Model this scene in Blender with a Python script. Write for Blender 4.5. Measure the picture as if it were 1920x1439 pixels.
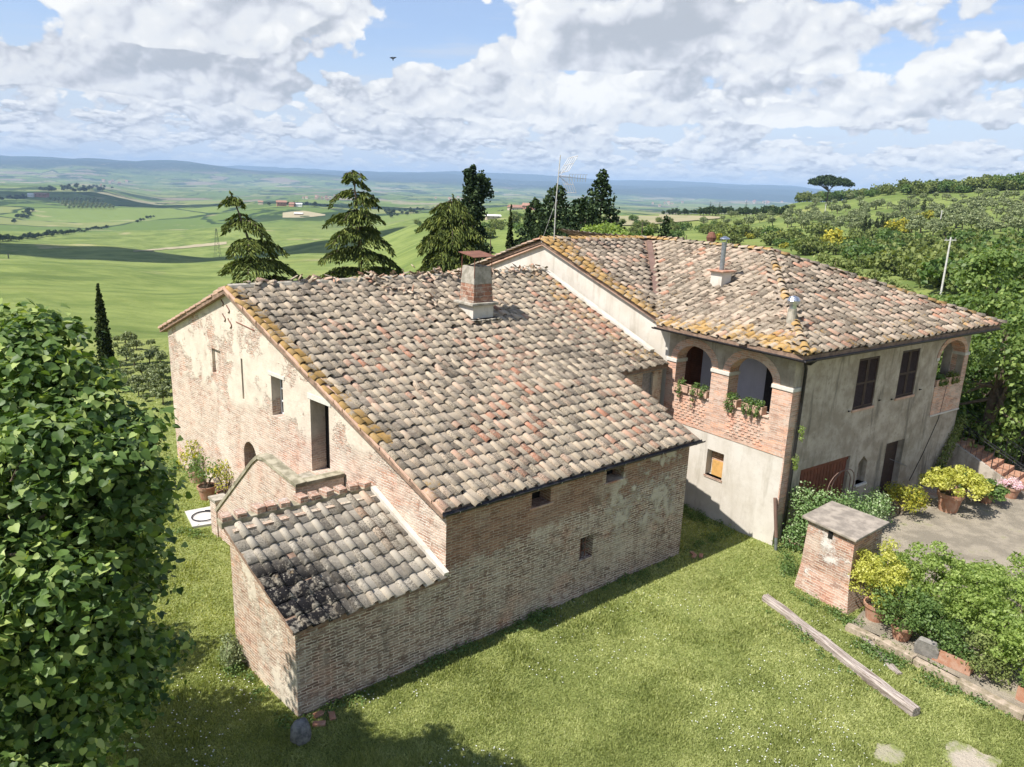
import bpy, math, random
import numpy as np
from mathutils import Vector, Matrix
from mathutils.geometry import tessellate_polygon
random.seed(7); RNG = np.random.default_rng(7)
rad = math.radians
sc = bpy.context.scene
for o in list(bpy.data.objects): bpy.data.objects.remove(o)
COL = sc.collection

# ------------------------------------------------------------------ camera
FPX = 1404.6; CAM = np.array([-9.69, -14.01, 11.69])
_a, _b, _r = rad(39.69), rad(-14.63), rad(2.13)
FW = np.array([math.sin(_a)*math.cos(_b), math.cos(_a)*math.cos(_b), math.sin(_b)])
_rt = np.array([math.cos(_a), -math.sin(_a), 0.0]); _up = np.cross(_rt, FW)
RT = _rt*math.cos(_r)+_up*math.sin(_r); UP = -_rt*math.sin(_r)+_up*math.cos(_r)
cd = bpy.data.cameras.new("camera"); cam = bpy.data.objects.new("camera", cd); COL.objects.link(cam)
cd.sensor_width = 36.0; cd.lens = 36.0*FPX/1920; cd.clip_start = 0.1; cd.clip_end = 90000
m = Matrix(((RT[0], UP[0], -FW[0], CAM[0]), (RT[1], UP[1], -FW[1], CAM[1]), (RT[2], UP[2], -FW[2], CAM[2]), (0, 0, 0, 1)))
cam.matrix_world = m
sc.camera = cam

def ray(px, py): return FW+RT*(px-960)/FPX-UP*(py-719.5)/FPX
def azel(px, py):
    d = ray(px, py); return math.atan2(d[0], d[1]), math.atan2(d[2], math.hypot(d[0], d[1]))
def hit(px, py, P, n):
    d = ray(px, py); P = np.array(P, float); n = np.array(n, float)
    return CAM+d*((P-CAM)@n)/(d@n)

# ------------------------------------------------------------------ light
SUN_DIR = np.array([.58, -.085, -.80]); SUN_DIR /= np.linalg.norm(SUN_DIR)
sd = bpy.data.lights.new("sun", 'SUN'); sd.energy = 4.6; sd.angle = rad(0.53); sd.color = (1, .955, .90)
so = bpy.data.objects.new("sun", sd); COL.objects.link(so)
so.rotation_euler = Vector(SUN_DIR).to_track_quat('-Z', 'Y').to_euler(); so.location = (-40, 5, 60)
SUN_EL = math.asin(-SUN_DIR[2]); SUN_AZ = math.atan2(-SUN_DIR[0], -SUN_DIR[1])
sc.view_settings.view_transform = 'Standard'; sc.view_settings.look = 'None'
sc.view_settings.exposure = 0.76; sc.view_settings.gamma = 1.0; sc.view_settings.use_curve_mapping = False
sc.cycles.max_bounces = 6; sc.cycles.diffuse_bounces = 3; sc.cycles.glossy_bounces = 2
sc.cycles.transmission_bounces = 3; sc.cycles.volume_bounces = 0; sc.cycles.transparent_max_bounces = 8

# ------------------------------------------------------------------ node helper
class N:
    def __init__(s, tree): s.t = tree; s.n = tree.nodes; s.l = tree.links
    def put(s, sock, v):
        if v is None: return
        if isinstance(v, bpy.types.NodeSocket): s.l.new(v, sock)
        elif isinstance(v, (tuple, list)):
            if len(v) == 3 and sock.type == 'RGBA': v = (*v, 1)
            sock.default_value = v
        else: sock.default_value = v
    def math(s, op, a, b=None, c=None, clamp=False):
        x = s.n.new('ShaderNodeMath'); x.operation = op; x.use_clamp = clamp
        s.put(x.inputs[0], a); s.put(x.inputs[1], b); s.put(x.inputs[2], c); return x.outputs[0]
    def vmath(s, op, a, b=None, out=0):
        x = s.n.new('ShaderNodeVectorMath'); x.operation = op
        s.put(x.inputs[0], a)
        if b is not None:
            if op == 'SCALE': s.put(x.inputs['Scale'], b)
            else: s.put(x.inputs[1], b)
        return x.outputs[out]
    def mix(s, f, a, b, mode='MIX'):
        x = s.n.new('ShaderNodeMix'); x.data_type = 'RGBA'; x.blend_type = mode
        s.put(x.inputs[0], f); s.put(x.inputs[6], a); s.put(x.inputs[7], b); return x.outputs[2]
    def noise(s, v, scale, detail=3, rough=.5, out=0, lac=2.0):
        x = s.n.new('ShaderNodeTexNoise'); s.put(x.inputs['Vector'], v)
        x.inputs['Scale'].default_value = scale; x.inputs['Detail'].default_value = detail
        x.inputs['Roughness'].default_value = rough; x.inputs['Lacunarity'].default_value = lac; return x.outputs[out]
    def vor(s, v, scale, out='Distance', feat='F1', rnd=1.0):
        x = s.n.new('ShaderNodeTexVoronoi'); x.feature = feat; s.put(x.inputs['Vector'], v)
        x.inputs['Scale'].default_value = scale; x.inputs['Randomness'].default_value = rnd; return x.outputs[out]
    def ramp(s, f, stops, interp='LINEAR'):
        x = s.n.new('ShaderNodeValToRGB'); x.color_ramp.interpolation = interp; s.put(x.inputs[0], f)
        e = x.color_ramp.elements
        while len(e) < len(stops): e.new(0.5)
        for i, (p, c) in enumerate(stops):
            e[i].position = p; e[i].color = (*c, 1) if isinstance(c, (tuple, list)) else (c, c, c, 1)
        return x.outputs[0]
    def step(s, f, a, b):      # smoothstep a..b -> 0..1
        x = s.n.new('ShaderNodeMapRange'); x.interpolation_type = 'SMOOTHSTEP'; s.put(x.inputs[0], f)
        x.inputs[1].default_value = a; x.inputs[2].default_value = b; return x.outputs[0]
    def comb(s, x, y, z):
        c = s.n.new('ShaderNodeCombineXYZ'); s.put(c.inputs[0], x); s.put(c.inputs[1], y); s.put(c.inputs[2], z); return c.outputs[0]
    def sep(s, v):
        c = s.n.new('ShaderNodeSeparateXYZ'); s.put(c.inputs[0], v); return c.outputs
    def bump(s, h, strength, dist=.02, normal=None):
        x = s.n.new('ShaderNodeBump'); s.put(x.inputs['Height'], h); x.inputs['Strength'].default_value = strength
        x.inputs['Distance'].default_value = dist; s.put(x.inputs['Normal'], normal); return x.outputs[0]
    def pos(s):
        return s.n.new('ShaderNodeNewGeometry').outputs['Position']
    def uv(s):
        return s.n.new('ShaderNodeTexCoord').outputs['UV']
    def obj(s):
        return s.n.new('ShaderNodeTexCoord').outputs['Object']
    def attr(s, name='col'):
        x = s.n.new('ShaderNodeAttribute'); x.attribute_name = name; return x.outputs['Color']
    def rgb(s, c):
        x = s.n.new('ShaderNodeSeparateColor'); s.put(x.inputs[0], c); return x.outputs

def newmat(name):
    mt = bpy.data.materials.new(name); mt.use_nodes = True; mt.node_tree.nodes.clear()
    k = N(mt.node_tree); out = k.n.new('ShaderNodeOutputMaterial'); return mt, k, out
def pbsdf(k, out, color, rough=.85, normal=None, metal=0.0, spec=.3):
    p = k.n.new('ShaderNodeBsdfPrincipled'); k.put(p.inputs['Base Color'], color); k.put(p.inputs['Roughness'], rough)
    p.inputs['Metallic'].default_value = metal; p.inputs['Specular IOR Level'].default_value = spec
    k.put(p.inputs['Normal'], normal); k.l.new(p.outputs[0], out.inputs[0]); return p

# ------------------------------------------------------------------ world: Nishita sky with cumulus near the horizon
w = bpy.data.worlds.new("World"); sc.world = w; w.use_nodes = True; w.node_tree.nodes.clear()
k = N(w.node_tree); wo = k.n.new('ShaderNodeOutputWorld'); bg = k.n.new('ShaderNodeBackground'); k.l.new(bg.outputs[0], wo.inputs[0])
bg.inputs[1].default_value = 0.075
sky = k.n.new('ShaderNodeTexSky'); sky.sky_type = 'NISHITA'; sky.sun_disc = False
sky.sun_elevation = SUN_EL; sky.sun_rotation = SUN_AZ; sky.air_density = 1.0; sky.dust_density = .6; sky.ozone_density = 1.5
dirv = k.n.new('ShaderNodeTexCoord').outputs['Generated']; dx, dy, dz = k.sep(dirv)
hxy = k.math('SQRT', k.math('ADD', k.math('MULTIPLY', dx, dx), k.math('MULTIPLY', dy, dy)))
el = k.math('ARCTAN2', dz, hxy)
AZC = azel(960, 353)[0]
cx = k.math('SUBTRACT', k.math('MULTIPLY', dx, math.cos(AZC)), k.math('MULTIPLY', dy, math.sin(AZC)))
cy = k.math('ADD', k.math('MULTIPLY', dx, math.sin(AZC)), k.math('MULTIPLY', dy, math.cos(AZC)))
az = k.math('ARCTAN2', cx, cy)
def blob(px, py, sx, sy):
    a, e = azel(px, py); a -= AZC
    u = k.math('DIVIDE', k.math('SUBTRACT', az, a), sx/FPX); v = k.math('DIVIDE', k.math('SUBTRACT', el, e), sy/FPX)
    return k.math('EXPONENT', k.math('MULTIPLY', k.math('ADD', k.math('MULTIPLY', u, u), k.math('MULTIPLY', v, v)), -1.0))
def fvor(v, scale, detail=2.0, rough=.5):
    x = k.n.new('ShaderNodeTexVoronoi'); x.feature = 'F1'; x.voronoi_dimensions = '2D'; k.put(x.inputs['Vector'], v); x.inputs['Scale'].default_value = scale
    x.inputs['Detail'].default_value = detail; x.inputs['Roughness'].default_value = rough; x.normalize = True
    return k.math('SUBTRACT', 1.0, x.outputs['Distance'])
def layer(scale, seed, asp, vs=1.9, det=2.4):
    def P_(offx, offe): return k.comb(k.math('MULTIPLY', k.math('ADD', az, offx/scale+seed), scale), k.math('MULTIPLY', k.math('ADD', el, offe/scale), scale*asp), seed)
    base = P_(0, 0); wv = k.vmath('SCALE', k.vmath('SUBTRACT', k.noise(base, 2.2, 3, .55, out=1), (.5, .5, .5)), .42)
    def d(ox, oe):
        p = P_(ox, oe); low = k.noise(p, 1.0, 3, .5); pf = fvor(k.vmath('ADD', p, wv), vs, det, .55); return low, pf
    l0, p0 = d(0, 0); l1, p1 = d(-.03, .055); l2 = k.noise(P_(-.05, .30/asp), 1.0, 3, .5)
    fine = k.noise(base, 9.0, 5, .65)
    dens = k.math('ADD', l0, k.math('ADD', k.math('MULTIPLY', k.math('SUBTRACT', p0, .72), .42), k.math('MULTIPLY', k.math('SUBTRACT', fine, .5), .10)))
    lit = k.math('ADD', k.math('MULTIPLY', k.math('SUBTRACT', p0, p1), 2.6), k.math('MULTIPLY', k.math('SUBTRACT', l0, l2), 3.0))
    lit = k.math('ADD', lit, k.math('MULTIPLY', k.math('SUBTRACT', p0, .74), 1.3)); lit = k.math('ADD', lit, k.math('MULTIPLY', k.math('SUBTRACT', fine, .5), .9))
    return dens, lit
cloudy = [(300, 20, 330, 95, .26), (1180, 10, 270, 80, .28), (1500, 180, 480, 120, .08), (930, 200, 110, 70, .12), (640, 165, 55, 34, .12), (340, 190, 80, 44, .12), (510, 185, 40, 40, .12), (30, 150, 60, 40, .12)]
gaps = [(850, 28, 110, 44, -.40), (50, 30, 70, 40, -.35), (700, 85, 150, 30, -.34), (75, 185, 100, 26, -.2), (1915, 40, 40, 40, -.30), (440, 165, 60, 22, -.12), (600, 130, 90, 24, -.22), (1650, 120, 60, 24, -.12), (1330, 130, 50, 24, -.1)]
bias = 0.0
for px, py, sx, sy, a in cloudy+gaps: bias = k.math('ADD', k.math('MULTIPLY', blob(px, py, sx, sy), a), bias)
dark = 0.0
for px, py, sx, sy, a in [(1200, 60, 190, 28, -.65), (400, 122, 240, 26, -.4), (570, 95, 110, 36, -.3), (200, 10, 160, 30, .2), (1620, 60, 90, 50, -.35), (930, 240, 110, 60, .4), (1180, 190, 130, 40, .3), (1480, 250, 120, 40, .3), (1750, 200, 90, 50, .25), (1000, 60, 60, 50, .2)]:
    dark = k.math('ADD', k.math('MULTIPLY', blob(px, py, sx, sy), a), dark)
skyc = k.mix(.22, k.mix(1.0, sky.outputs[0], (1.0, 1.12, 1.35), 'MULTIPLY'), (7.0, 7.4, 8.0))
skyc = k.mix(k.step(el, rad(11), rad(.5)), skyc, (6.0, 6.6, 7.5))          # veil of distant air low in the sky
cirrus = k.noise(k.comb(k.math('MULTIPLY', az, 5), k.math('MULTIPLY', el, 46), 2.0), 1.0, 5, .6)
res = k.mix(k.math('MULTIPLY', k.step(cirrus, .5, .72), .55), skyc, (5.4, 5.9, 6.8))
low_fade = k.step(el, rad(2.2), rad(.2))
for (s_, seed, asp, e0, e1, e2, e3, th, bw) in ((19, 17.7, 2.8, -9, -8, 3.2, 5.0, .42, 0), (11.5, 29.3, 1.8, 1.3, 2.6, 6.6, 9, .445, .3), (7.6, 41.1, 1.35, 3.4, 5.4, 25, 40, .455, 1), (5.2, 3.9, 1.3, 6.8, 8.6, 30, 45, .545, 1.3)):
    dens, lit = layer(s_, seed, asp)
    win = k.math('MULTIPLY', k.step(el, rad(e0), rad(e1)), k.step(el, rad(e3), rad(e2)))
    if bw: dens = k.math('ADD', dens, k.math('MULTIPLY', bias, bw)); lit = k.math('ADD', lit, k.math('MULTIPLY', dark, bw))
    dens = k.math('ADD', dens, k.math('MULTIPLY', k.math('SUBTRACT', win, 1.0), .5))
    mask = k.step(dens, th, th+.045)
    lit = k.math('SUBTRACT', lit, k.math('MULTIPLY', k.step(dens, th+.12, th+.30), .30))
    sh = k.step(lit, -.78, .62)
    cc = k.ramp(sh, [(0, (4.2, 4.5, 5.0)), (.3, (5.7, 5.9, 6.4)), (.55, (6.8, 7.0, 7.3)), (.8, (7.3, 7.4, 7.5)), (1, (8.4, 8.4, 8.3))])
    cc = k.mix(k.math('MULTIPLY', low_fade, .7), cc, (6.5, 6.9, 7.5))
    res = k.mix(mask, res, cc)
skyo = k.mix(1.0, sky.outputs[0], (1.05, 1.12, 1.3), 'MULTIPLY')
res = k.mix(k.math('MULTIPLY', k.step(el, rad(20), rad(38)), .75), res, skyo)      # open blue sky overhead
k.put(bg.inputs[0], res)

# ------------------------------------------------------------------ mesh helpers
def autouv(V, F):
    out = []
    for f in F:
        a, b, c = V[f[0]], V[f[1]], V[f[2]]
        n = np.cross(b-a, c-a)
        if np.linalg.norm(n) < 1e-12 and len(f) > 3: n = np.cross(c-a, V[f[3]]-a)
        n = n/(np.linalg.norm(n)+1e-12)
        if abs(n[2]) > .8:
            for i in f: out.append((V[i][0], V[i][1]))
        else:
            t = np.array([-n[1], n[0], 0]); t /= np.linalg.norm(t)+1e-12
            if abs(t[0]) > abs(t[1]):
                if t[0] < 0: t = -t
            elif t[1] < 0: t = -t
            for i in f: out.append((V[i]@t, V[i][2]))
    return np.array(out, np.float32)
def link(name, me, mat, parent=None):
    o = bpy.data.objects.new(name, me); COL.objects.link(o)
    if mat is not None: me.materials.append(mat)
    if parent is not None:
        o.parent = parent
        if parent.type == 'EMPTY' and parent.parent is None:
            o.matrix_parent_inverse = Matrix.Translation(parent.location).inverted()
        elif parent.parent is not None: pass
    return o
def np_obj(name, V, F, mat, parent=None, col=None, smooth=False, uv=None):
    """V (n,3); F (m,k) array of equal polygons; col per face or per vertex colours"""
    V = np.asarray(V, np.float32); F = np.asarray(F, np.int32); mF, kk = F.shape
    me = bpy.data.meshes.new(name); me.vertices.add(len(V)); me.vertices.foreach_set('co', V.ravel())
    me.loops.add(mF*kk); me.loops.foreach_set('vertex_index', F.ravel())
    me.polygons.add(mF); me.polygons.foreach_set('loop_start', np.arange(0, mF*kk, kk, dtype=np.int32))
    if smooth: me.polygons.foreach_set('use_smooth', np.ones(mF, bool))
    if col is not None:
        at = me.color_attributes.new('col', 'FLOAT_COLOR', 'POINT'); c = np.ones((len(V), 4), np.float32); c[:, :col.shape[1]] = col
        at.data.foreach_set('color', c.ravel())
    if uv is not None:
        ul = me.uv_layers.new(name='UVMap'); ul.data.foreach_set('uv', np.asarray(uv, np.float32).ravel())
    me.update(calc_edges=True)
    return link(name, me, mat, parent)
class MB:
    def __init__(s): s.v = []; s.f = []
    def add(s, V, F):
        o = len(s.v); s.v += [np.array(p, float) for p in V]; s.f += [tuple(i+o for i in f) for f in F]; return s
    def frame_box(s, O, a, b, c, r0, r1):
        """box in frame origin O, axes a,b,c ; r0,r1 corner coords"""
        P = []
        for z in (0, 1):
            for (x, y) in ((0, 0), (1, 0), (1, 1), (0, 1)):
                q = [(r0[0], r1[0])[x], (r0[1], r1[1])[y], (r0[2], r1[2])[z]]
                P.append(O+a*q[0]+b*q[1]+c*q[2])
        s.add(P, [(0, 3, 2, 1), (4, 5, 6, 7), (0, 1, 5, 4), (1, 2, 6, 5), (2, 3, 7, 6), (3, 0, 4, 7)]); return s
    def box(s, x0, y0, z0, x1, y1, z1, rot=0, c=None):
        c = np.array(c if c is not None else (0, 0, 0), float); ca, sa = math.cos(rot), math.sin(rot)
        return s.frame_box(c, np.array([ca, sa, 0]), np.array([-sa, ca, 0]), np.array([0, 0, 1.]), (x0, y0, z0), (x1, y1, z1))
    def tube(s, pts, r, n=8, cap=True):
        pts = [np.array(p, float) for p in pts]; rs = r if isinstance(r, (list, tuple)) else [r]*len(pts)
        o = len(s.v); last = None
        for i, p in enumerate(pts):
            d = pts[min(i+1, len(pts)-1)]-pts[max(i-1, 0)]; d = d/(np.linalg.norm(d)+1e-9)
            if last is None: u = np.cross(d, (0, 0, 1.)) if abs(d[2]) < .9 else np.cross(d, (1., 0, 0))
            else: u = last-d*(last@d)
            u = u/(np.linalg.norm(u)+1e-9); last = u; vv = np.cross(d, u)
            for j in range(n):
                t = 2*math.pi*j/n; s.v.append(p+u*math.cos(t)*rs[i]+vv*math.sin(t)*rs[i])
        for i in range(len(pts)-1):
            for j in range(n):
                a = o+i*n+j; b = o+i*n+(j+1) % n; s.f.append((a, b, b+n, a+n))
        if cap:
            s.f.append(tuple(o+j for j in range(n))[::-1]); s.f.append(tuple(o+(len(pts)-1)*n+j for j in range(n)))
        return s
    def lathe(s, c, prof, n=20):
        o = len(s.v)
        for (r, z) in prof:
            for j in range(n):
                t = 2*math.pi*j/n; s.v.append(np.array([c[0]+r*math.cos(t), c[1]+r*math.sin(t), c[2]+z]))
        for i in range(len(prof)-1):
            for j in range(n):
                a = o+i*n+j; b = o+i*n+(j+1) % n; s.f.append((a, b, b+n, a+n))
        s.f.append(tuple(o+j for j in range(n))[::-1]); s.f.append(tuple(o+(len(prof)-1)*n+j for j in range(n)))
        return s
    def wall(s, O, U, Nn, outer, holes=(), t=.4, back=True):
        """vertical wall: points O+U*a+z ; Nn outward normal; thickness t inward"""
        O = np.array(O, float); U = np.array(U, float); Nn = np.array(Nn, float)
        loops = [list(outer)]+[list(h) for h in holes]
        flat = [p for lp in loops for p in lp]
        tri = tessellate_polygon([[Vector((p[0], p[1], 0)) for p in lp] for lp in loops])
        n = len(flat); Z = np.array([0, 0, 1.])
        Pf = [O+U*p[0]+Z*p[1] for p in flat]; Pb = [p-Nn*t for p in Pf]
        F = []
        for (a, b, c) in tri:
            nn = np.cross(Pf[b]-Pf[a], Pf[c]-Pf[a])
            if nn@Nn < 0: a, c = c, a
            F.append((a, b, c)); F.append((c+n, b+n, a+n))
        i0 = 0
        for li, lp in enumerate(loops):
            m_ = len(lp)
            for i in range(m_):
                a = i0+i; b = i0+(i+1) % m_
                F.append((a, b, b+n, a+n))
            i0 += m_
        s.add(Pf+Pb, F); return s
    def slab(s, P, th):
        """polygon (list of 3d points) extruded downward by th"""
        P = [np.array(p, float) for p in P]; n = len(P); B = [p-np.array([0, 0, th]) for p in P]
        F = [tuple(range(n)), tuple(range(2*n-1, n-1, -1))]+[(i, i+n, (i+1) % n+n, (i+1) % n) for i in range(n)]
        s.add(P+B, F); return s
    def build(s, name, mat, parent=None, smooth=False, bevel=0, uv=True):
        V = np.array(s.v); me = bpy.data.meshes.new(name)
        me.from_pydata([tuple(p) for p in s.v], [], s.f); me.update()
        if uv:
            ul = me.uv_layers.new(name='UVMap'); ul.data.foreach_set('uv', autouv(V, s.f).ravel())
        if smooth: me.polygons.foreach_set('use_smooth', np.ones(len(me.polygons), bool))
        o = link(name, me, mat, parent)
        if bevel:
            b = o.modifiers.new('bevel', 'BEVEL'); b.width = bevel; b.segments = 2; b.limit_method = 'ANGLE'
        return o
def build_split(mb, name, mat, parent, **kw):
    par = list(range(len(mb.v)))
    def fd(a):
        while par[a] != a: par[a] = par[par[a]]; a = par[a]
        return a
    for f in mb.f:
        for i in f[1:]: par[fd(i)] = fd(f[0])
    comp = {}
    for f in mb.f: comp.setdefault(fd(f[0]), []).append(f)
    out = []
    for fs in comp.values():
        ids = sorted({i for f in fs for i in f}); mp = {j: q for q, j in enumerate(ids)}; m2 = MB(); m2.add([mb.v[j] for j in ids], [tuple(mp[i] for i in f) for f in fs]); out.append(m2.build(name, mat, parent, **kw))
    return out
def thing(name, label, cat, loc=(0, 0, 0), group=None):
    o = bpy.data.objects.new(name, None); COL.objects.link(o); o.location = loc; o.empty_display_size = .3
    o['label'] = label; o['category'] = cat
    if group: o['group'] = group
    return o
def tag(o, label=None, cat=None, group=None, kind=None):
    if label: o['label'] = label
    if cat: o['category'] = cat
    if group: o['group'] = group
    if kind: o['kind'] = kind
    return o
def dup(root, loc, rot=0, scale=1.0, label=None):
    r = root.copy(); COL.objects.link(r); r.location = loc; r.rotation_euler = (0, 0, rot); r.scale = (scale,)*3 if not isinstance(scale, tuple) else scale
    if label: r['label'] = label
    for ch in list(root.children):
        c = ch.copy(); COL.objects.link(c); c.parent = r
        for g in list(ch.children):
            d = g.copy(); COL.objects.link(d); d.parent = c
    return r

# ------------------------------------------------------------------ materials
def mat_plain(name, c, rough=.8, var=.25, scale=6, metal=0, bump=.2, c2=None, spec=.3):
    mt, k, out = newmat(name); p = k.obj(); n1 = k.noise(p, scale, 5, .6)
    c2 = c2 or tuple(x*(1-var) for x in c)
    col = k.mix(k.step(n1, .35, .65), c, c2)
    pbsdf(k, out, col, rough, k.bump(k.noise(p, scale*6, 4, .6), bump, .01), metal, spec); return mt
def mat_brick(name, b1, b2, mortar, plaster, amt, stain=(.12, .10, .07), stain_amt=.3, msize=.011, wash=0.0, bw=.30, rh=.076, bumps=.7, bands=None, redband=None):
    mt, k, out = newmat(name); uv = k.uv(); P = k.pos()
    wob = k.vmath('SCALE', k.vmath('SUBTRACT', k.noise(P, 2.2, 3, .6, out=1), (.5, .5, .5)), .085)
    wob2 = k.vmath('SCALE', k.vmath('SUBTRACT', k.noise(P, 8.0, 3, .6, out=1), (.5, .5, .5)), .035)
    uvd = k.vmath('ADD', k.vmath('ADD', uv, wob), wob2)
    br = k.n.new('ShaderNodeTexBrick'); k.put(br.inputs['Vector'], uvd); br.offset = .5
    br.inputs['Scale'].default_value = 1; br.inputs['Mortar Size'].default_value = msize; br.inputs['Mortar Smooth'].default_value = .35
    br.inputs['Bias'].default_value = -.1; br.inputs['Brick Width'].default_value = bw; br.inputs['Row Height'].default_value = rh
    k.put(br.inputs['Color1'], b1); k.put(br.inputs['Color2'], b2); k.put(br.inputs['Mortar'], mortar)
    fac = br.outputs['Fac']
    nb = k.noise(uv, 7.0, 4, .65); col = br.outputs['Color']
    er = k.noise(P, 4.5, 5, .7); col = k.mix(k.math('MULTIPLY', fac, k.step(er, .50, .62)), col, tuple(x*.62+y*.2 for x, y in zip(b1, b2)))       # joints lost or blackened in patches
    col = k.mix(k.math('MULTIPLY', k.step(k.noise(P, 3.1, 5, .7), .56, .66), .6), col, tuple(x*.9+.03 for x in mortar))   # smeared mortar
    # per-brick variety: stretched cells the size of a brick
    cell = k.vor(k.vmath('MULTIPLY', uvd, (1/bw, 1/rh, 1)), 1.0, out='Color', rnd=.35)
    cr, cg, cb = k.rgb(cell)[:3]
    col = k.mix(k.math('MULTIPLY', k.step(cr, .55, .85), k.math('SUBTRACT', .55, k.math('MULTIPLY', fac, .6))), col, tuple(x*.55 for x in b1))
    col = k.mix(k.math('MULTIPLY', k.step(cg, .7, .85), k.math('SUBTRACT', .6, fac)), col, (min(1, b1[0]*1.5), b1[1]*1.35, b1[2]*1.2))
    blot = k.noise(P, 1.15, 5, .7); hue = k.rgb(k.noise(P, .8, 4, .65, out=1))
    col = k.mix(k.math('MULTIPLY', k.step(hue[0], .5, .68), .55), col, k.mix(1.0, col, (1.12, .78, .68), 'MULTIPLY'))
    col = k.mix(k.math('MULTIPLY', k.step(hue[1], .52, .7), .5), col, (min(1, mortar[0]*1.08), min(1, mortar[1]*1.08), min(1, mortar[2]*1.08)))
    col = k.mix(k.math('MULTIPLY', k.step(blot, .56, .72), .4), col, k.mix(1.0, col, (.62, .56, .5), 'MULTIPLY'))
    big = k.noise(P, .55, 6, .62); med = k.noise(P, 2.6, 5, .65); fine = k.noise(P, 14, 4, .7)
    pm = k.step(k.math('ADD', k.math('MULTIPLY', big, .6), k.math('ADD', k.math('MULTIPLY', med, .28), k.math('MULTIPLY', fine, .12))), .60-amt*.22, .67-amt*.22)
    if bands is not None: pm = k.math('MULTIPLY', pm, bands(k, P), clamp=True)
    pl = k.mix(k.step(k.noise(P, 1.7, 5, .6), .35, .7), plaster, tuple(x*.78 for x in plaster))
    col = k.mix(k.math('MULTIPLY', pm, .93), col, pl)
    if wash: col = k.mix(k.math('MULTIPLY', k.step(med, .3, .7), wash), col, plaster)
    sx, sy, sz = k.sep(P)
    if redband:      # newer, redder brickwork with tight joints along the top of the wall
        lim = k.math('ADD', k.math('MULTIPLY', sx, redband[1]), k.math('MULTIPLY', k.math('SUBTRACT', med, .5), 1.2)); rbm = k.step(k.math('SUBTRACT', sz, lim), redband[0]-.12, redband[0]+.12)
        redc = k.mix(k.math('MULTIPLY', fac, .55), k.mix(k.step(cr, .2, .8), (.20, .095, .06), (.36, .20, .13)), (.42, .33, .25))
        col = k.mix(k.math('MULTIPLY', rbm, k.math('SUBTRACT', .8, k.math('MULTIPLY', pm, .75))), col, redc)
    st = k.noise(k.vmath('MULTIPLY', P, (1.2, 1.2, .45)), 1.3, 5, .65)
    col = k.mix(k.math('MULTIPLY', k.step(st, .55, .78), stain_amt), col, stain)
    col = k.mix(k.math('MULTIPLY', k.step(fine, .5, .8), .25), col, tuple(x*.5 for x in b1))
    h = k.math('SUBTRACT', k.math('MULTIPLY', nb, .5), k.math('MULTIPLY', fac, k.math('SUBTRACT', 1.0, pm)))
    h = k.math('ADD', h, k.math('MULTIPLY', fine, .5)); h = k.math('ADD', h, pm)
    pbsdf(k, out, col, .92, k.bump(h, bumps, .02), spec=.15); return mt
def gable_bands(k, P):
    # the upper part of the gable keeps patches of old render, the lower is bare bleached brick
    x, y, z = k.sep(P); wv = k.noise(P, .5, 3, .5)
    zz = k.math('ADD', z, k.math('MULTIPLY', wv, 1.6))
    return k.math('ADD', k.math('MULTIPLY', k.step(zz, 4.9, 5.4), .75), .30)
M = {}
def front_bands(k, P):
    # old render clings to the upper right of the long wall, little of it elsewhere
    x, y, z = k.sep(P); return k.math('ADD', k.math('MULTIPLY', k.math('MULTIPLY', k.step(x, 4.5, 7.5), k.step(z, .6, 2.4)), .95), .28)
M['brick_front'] = mat_brick('weathered_brown_brick', (.17, .105, .075), (.50, .365, .27), (.68, .59, .47), (.58, .52, .41), .5, stain=(.13, .10, .075), stain_amt=.75, wash=.10, msize=.017, bands=front_bands, bumps=1.0, redband=(2.35, .09))  # brown brick of the barn and lean-to front walls
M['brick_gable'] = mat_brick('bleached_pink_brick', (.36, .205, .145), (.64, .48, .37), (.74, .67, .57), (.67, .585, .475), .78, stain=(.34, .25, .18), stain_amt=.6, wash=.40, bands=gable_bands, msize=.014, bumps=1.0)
M['brick_lean'] = mat_brick('lean_to_rendered_brick', (.30, .19, .13), (.54, .41, .30), (.66, .58, .46), (.62, .55, .43), .50, stain=(.15, .125, .08), stain_amt=.75, wash=.22)
M['brick_new'] = mat_brick('fresh_red_brick', (.50, .31, .225), (.60, .42, .32), (.60, .52, .43), (.6, .5, .4), -.8, stain_amt=.06, msize=.009, bumps=.5)
M['brick_hut'] = mat_brick('hut_brick', (.30, .17, .12), (.50, .34, .25), (.58, .50, .40), (.66, .62, .55), .22, stain_amt=.45, wash=.10, stain=(.22, .16, .12))
def mat_plaster(name, c, c2, stain, amt, sc_=1.0, streak=.4):
    mt, k, out = newmat(name); P = k.pos(); n1 = k.noise(P, .9*sc_, 6, .65); n2 = k.noise(P, 5, 5, .65)
    st = k.noise(k.vmath('MULTIPLY', P, (2.5, 2.5, .35)), 1.0, 5, .65)
    col = k.mix(k.step(n1, .35, .65), c, c2); col = k.mix(k.math('MULTIPLY', k.step(st, .5, .72), amt), col, stain)
    col = k.mix(k.math('MULTIPLY', k.step(n2, .52, .75), streak), col, tuple(x*.72 for x in c2))
    pbsdf(k, out, col, .93, k.bump(k.math('ADD', k.noise(P, 26, 4, .7), k.math('MULTIPLY', n2, .7)), .35, .015), spec=.12); return mt
M['plaster_white'] = mat_plaster('white_plaster', (.62, .58, .51), (.53, .485, .41), (.33, .29, .22), .5, streak=.3)
M['plaster_grey'] = mat_plaster('grey_cement_render', (.46, .405, .33), (.31, .265, .205), (.13, .115, .09), .85, 1.6, .75)
M['plaster_loggia'] = mat_plaster('pale_loggia_plaster', (.62, .62, .66), (.55, .55, .60), (.4, .4, .42), .2, streak=.1)
M['stone_white'] = mat_plain('white_stone', (.62, .59, .52), .8, .12)
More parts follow.
